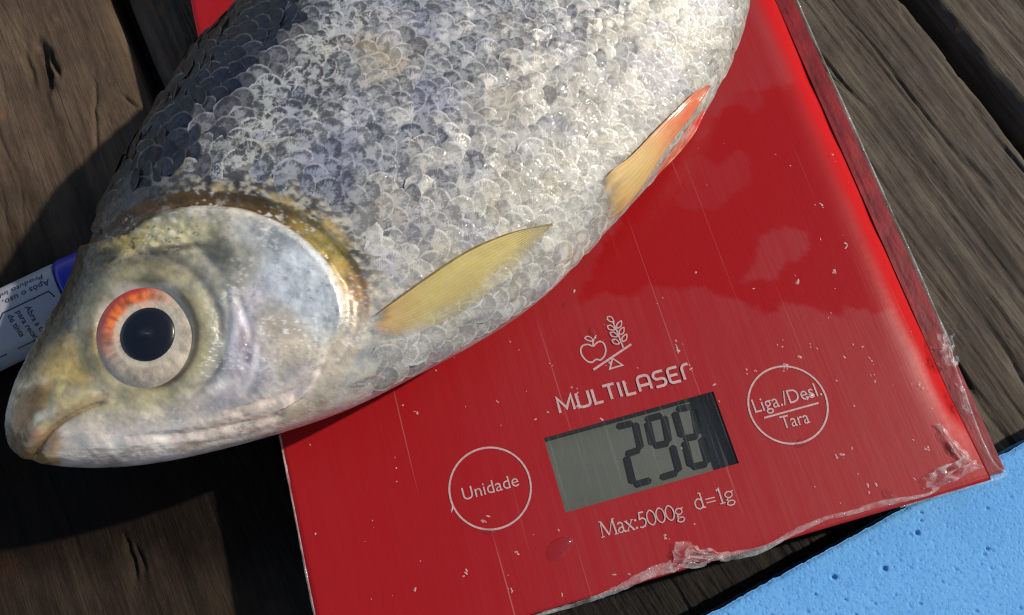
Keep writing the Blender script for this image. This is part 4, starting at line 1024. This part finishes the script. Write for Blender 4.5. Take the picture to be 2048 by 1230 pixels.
# ------------------------------------------------------------------ cling film bunched along the scale's edges
fl_ = NT("clear_film"); v = fl_.coord(); n1 = fl_.noise(v, 900, 4, 0.65); n2 = fl_.noise(v, 220, 3)
fl_.P(Normal=fl_.bump(n1, 0.6, 0.0006), Specular_IOR_Level=0.8)
fl_.clear((0.88, 0.84, 0.80), fl_.ramp(n2, [(0.35, 0.04), (0.7, 0.22)]), 0.07)
FLM = fl_.m
film = thing("plastic_film", "crumpled clear cling film gathered along the scale's lower and right edges", "cling film", (0.09, 0.0, PT))
FF = invm((0.09, 0.0, PT), 0)
def ribbon(name, pts, wds, zoff, amp, seed, nw=7, fold=1.0):
    c = resample(spline(pts, 6), 110); w_ = np.interp(np.linspace(0, 1, 110), np.linspace(0, 1, len(wds)), wds)
    T = np.gradient(c, axis=0); T /= np.linalg.norm(T, axis=1, keepdims=True); Nn = np.stack([-T[:, 1], T[:, 0]], 1)
    V = []
    for i in range(110):
        for j in range(nw):
            t = j / (nw - 1) - 0.5
            jit = 2.0 * float(fbm(np.array(i * 0.35), np.array(j * 0.6), 3, seed))
            p = c[i] + Nn[i] * (t * w_[i] + jit * w_[i] / 14)
            z = PT + zoff + amp * (0.5 + 0.5 * math.cos(2 * math.pi * t)) * fold + amp * 0.7 * float(fbm(np.array(i * 0.25), np.array(j * 0.9), 3, seed + 2))
            V.append(unproj([p], z)[0])
    o = mesh(name, V, [tuple(f) for f in gridfaces(110, nw)], FLM, film, inv=FF)
    sd_ = o.modifiers.new("thick", 'SOLIDIFY'); sd_.thickness = 0.00008
    return o
ribbon("film_roll", [(1040, 1243), (1090, 1226), (1170, 1203), (1240, 1176), (1300, 1146), (1345, 1132)], [5, 7, 8, 12, 18, 24], 0.0003, 0.0004, 3)
ribbon("film_roll", [(1440, 1115), (1490, 1107), (1530, 1096), (1590, 1064), (1650, 1037), (1700, 1026), (1760, 1008), (1850, 990), (1878, 974)], [20, 16, 9, 12, 7, 9, 12, 7, 5], 0.0003, 0.0004, 9)
ribbon("film_roll", [(1594, 0), (1625, 72), (1660, 150), (1692, 222), (1725, 295), (1770, 395), (1810, 482), (1845, 562), (1875, 632), (1900, 690)], [3, 4, 3, 6, 4, 4, 3, 6, 3, 8], 0.0, 0.0003, 15, 5)
ribbon("film_roll", [(1898, 690), (1912, 740), (1930, 790), (1948, 840), (1968, 890), (1990, 930), (2012, 945)], [6, 4, 7, 4, 4, 4, 6], -0.0006, 0.0004, 19, 5)
ribbon("film_roll", [(1560, 905), (1700, 905), (1800, 905)][:0] or [(2014, 946), (1990, 958), (1940, 972), (1880, 990), (1800, 1014)], [8, 6, 6, 5, 4], -0.0012, 0.0003, 23, 5)
ribbon("film_roll", [(559, 868), (575, 950), (596, 1060), (612, 1145), (629, 1230)], [3, 4, 3, 4, 3], 0.0, 0.0001, 27, 4)
def crumple(name, corners, n, amp, seed, fan=None):
    a, b, c, d = [np.array(p, float) for p in corners]; V = []
    for i in range(n):
        for j in range(n):
            s, t = i / (n - 1), j / (n - 1); p = (a * (1 - s) + b * s) * (1 - t) + (d * (1 - s) + c * s) * t
            nn_ = float(fbm(np.array(s * 5), np.array(t * 5), 3, seed)); r_ = abs(float(fbm(np.array(s * (2 if fan else 3.5)), np.array(t * (10 if fan else 3.5)), 1, seed + 4)))
            ed = min(s, 1 - s, t, 1 - t)
            p = p + np.array([nn_, float(fbm(np.array(s * 5 + 9), np.array(t * 5), 3, seed + 1))]) * 9 * (1.0 if ed < 0.2 else 0.5)
            V.append(unproj([p], PT + 0.0003 + amp * (1 - 2.2 * r_) * (0.25 + 0.75 * min(1, ed * 4)) + amp * 0.3)[0])
    o = mesh(name, V, [tuple(f) for f in gridfaces(n, n)], FLM, film, inv=FF); sd_ = o.modifiers.new("thick", 'SOLIDIFY'); sd_.thickness = 0.00008
    return o
crumple("film_gather", [(1352, 1084), (1440, 1108), (1444, 1120), (1338, 1142)], 34, 0.0016, 33, True)
crumple("film_fold", [(1872, 852), (1882, 850), (1946, 922), (1930, 930)], 18, 0.001, 41)
crumple("film_fold", [(1842, 958), (1930, 912), (1966, 932), (1870, 986)], 26, 0.0015, 45)
crumple("film_fold", [(1876, 668), (1906, 672), (1916, 730), (1892, 734)], 18, 0.0014, 49)
crumple("film_fold", [(1912, 760), (1934, 790), (1945, 835), (1925, 815)], 14, 0.001, 53)

# ------------------------------------------------------------------ drops and flecks
wt = NT("water"); fr = wt.thinf(0.03)
gl = wt.n('ShaderNodeBsdfGlossy'); gl.inputs['Roughness'].default_value = 0.03; tr = wt.n('ShaderNodeBsdfTransparent'); tr.inputs[0].default_value = (0.94, 0.9, 0.9, 1); mx = wt.n('ShaderNodeMixShader')
wt.t.links.new(fr, mx.inputs[0]); wt.t.links.new(tr.outputs[0], mx.inputs[1]); wt.t.links.new(gl.outputs[0], mx.inputs[2]); wt.t.links.new(mx.outputs[0], wt.out.inputs[0])
def drop(p, rx, ry, an, h, lab, seed):
    c = at(p); V = [(0, 0, h)]; Fc = []; nA = 20
    for i in range(1, 6):
        f = i / 5
        for k in range(nA):
            t = 2 * math.pi * k / nA; rr = f * (1 + 0.14 * math.sin(2 * t + seed) + 0.08 * math.sin(3 * t + 2 * seed))
            x, y = rx * rr * math.cos(t), ry * rr * math.sin(t); ca, sa = math.cos(an), math.sin(an)
            V.append((x * ca - y * sa, x * sa + y * ca, h * (1 - f * f) ** 0.8))
    Fc = [(0, 1 + k, 1 + (k + 1) % nA) for k in range(nA)] + [(1 + i * nA + k, 1 + (i + 1) * nA + k, 1 + (i + 1) * nA + (k + 1) % nA, 1 + i * nA + (k + 1) % nA) for i in range(4) for k in range(nA)]
    o = face_up(mesh("water_drop", V, Fc, wt.m), (0, 0, 1)); o.location = (c[0], c[1], PT + 0.0001); tag(o, lab, "water drop", "water drops on the scale")
drop((1118, 1096), 0.0030, 0.0021, 0.3, 0.0008, "large clear water drop below the left button ring and the display", 1)
drop((1603, 886), 0.0014, 0.0010, 0.2, 0.0007, "clear water drop on the lower rim of the right button ring", 2)
drop((978, 1062), 0.0013, 0.0008, -0.2, 0.0006, "clear water drop on the lower rim of the left button ring", 3)
drop((1779, 992), 0.0011, 0.0016, 0.2, 0.0008, "whitish drop near the scale's lower edge, left of the corner film", 4)
drop((1131, 610), 0.0006, 0.0006, 0.0, 0.0005, "tiny round drop between the fish's belly and the apple emblem", 5)
drop((1185, 668), 0.0008, 0.0016, 0.2, 0.0003, "flat dark drop just above the apple emblem", 6)

fk = NT("pale_flecks"); v = fk.coord(); n1 = fk.noise(v, 2000, 2)
fk.clear((0.80, 0.60, 0.56), fk.ramp(n1, [(0.3, 0.2), (0.7, 0.6)]), 0.15)
V = []; Fc = []; r4 = np.random.default_rng(21); k = 0
spots = [(1690, 487), (1360, 690), (1357, 700), (1217, 728), (1800, 512), (1740, 722), (1497, 745), (1685, 914), (1665, 545), (1560, 690), (1625, 690), (1612, 790), (1750, 760), (1150, 780), (1018, 1175), (930, 1150), (1735, 970), (1380, 735), (1035, 1108), (970, 1040), (1570, 735), (1840, 770), (1850, 900), (1330, 1075), (1700, 260), (1640, 410), (1870, 640)]
while k < 260:
    if k < 3 * len(spots): p = np.array(spots[k % len(spots)], float) + r4.normal(0, 5, 2); r0 = r4.uniform(0.00012, 0.00034)
    else: p = r4.uniform((560, 150), (2000, 1225)); r0 = abs(r4.normal(0, 0.00012)) + 0.00008
    c = at(p); k += 1
    if not (0.002 < c[0] < SW - 0.005 and 0.002 < c[1] < 0.15): continue
    h_, _n = on_fish(p)
    if h_ is not None: continue
    an = r4.uniform(0, 6.28); el = r4.uniform(1, 2.6); o = len(V)
    for j in range(6):
        t = an + j * math.pi / 3; q_ = np.array([math.cos(j * math.pi / 3) * el, math.sin(j * math.pi / 3)]) * r0 * r4.uniform(0.6, 1.2)
        V.append((c[0] + q_[0] * math.cos(an) - q_[1] * math.sin(an), c[1] + q_[0] * math.sin(an) + q_[1] * math.cos(an), PT + 0.00014))
    V.append((c[0], c[1], PT + 0.00014 + r0 * r4.uniform(0.25, 0.6))); Fc += [(o + j, o + (j + 1) % 6, o + 6) for j in range(6)]
fo_ = mesh("flecks", V, Fc, fk.m, sm=False); fo_['kind'] = 'stuff'; tag(fo_, "tiny pale moist flecks scattered over the red glass", "flecks")
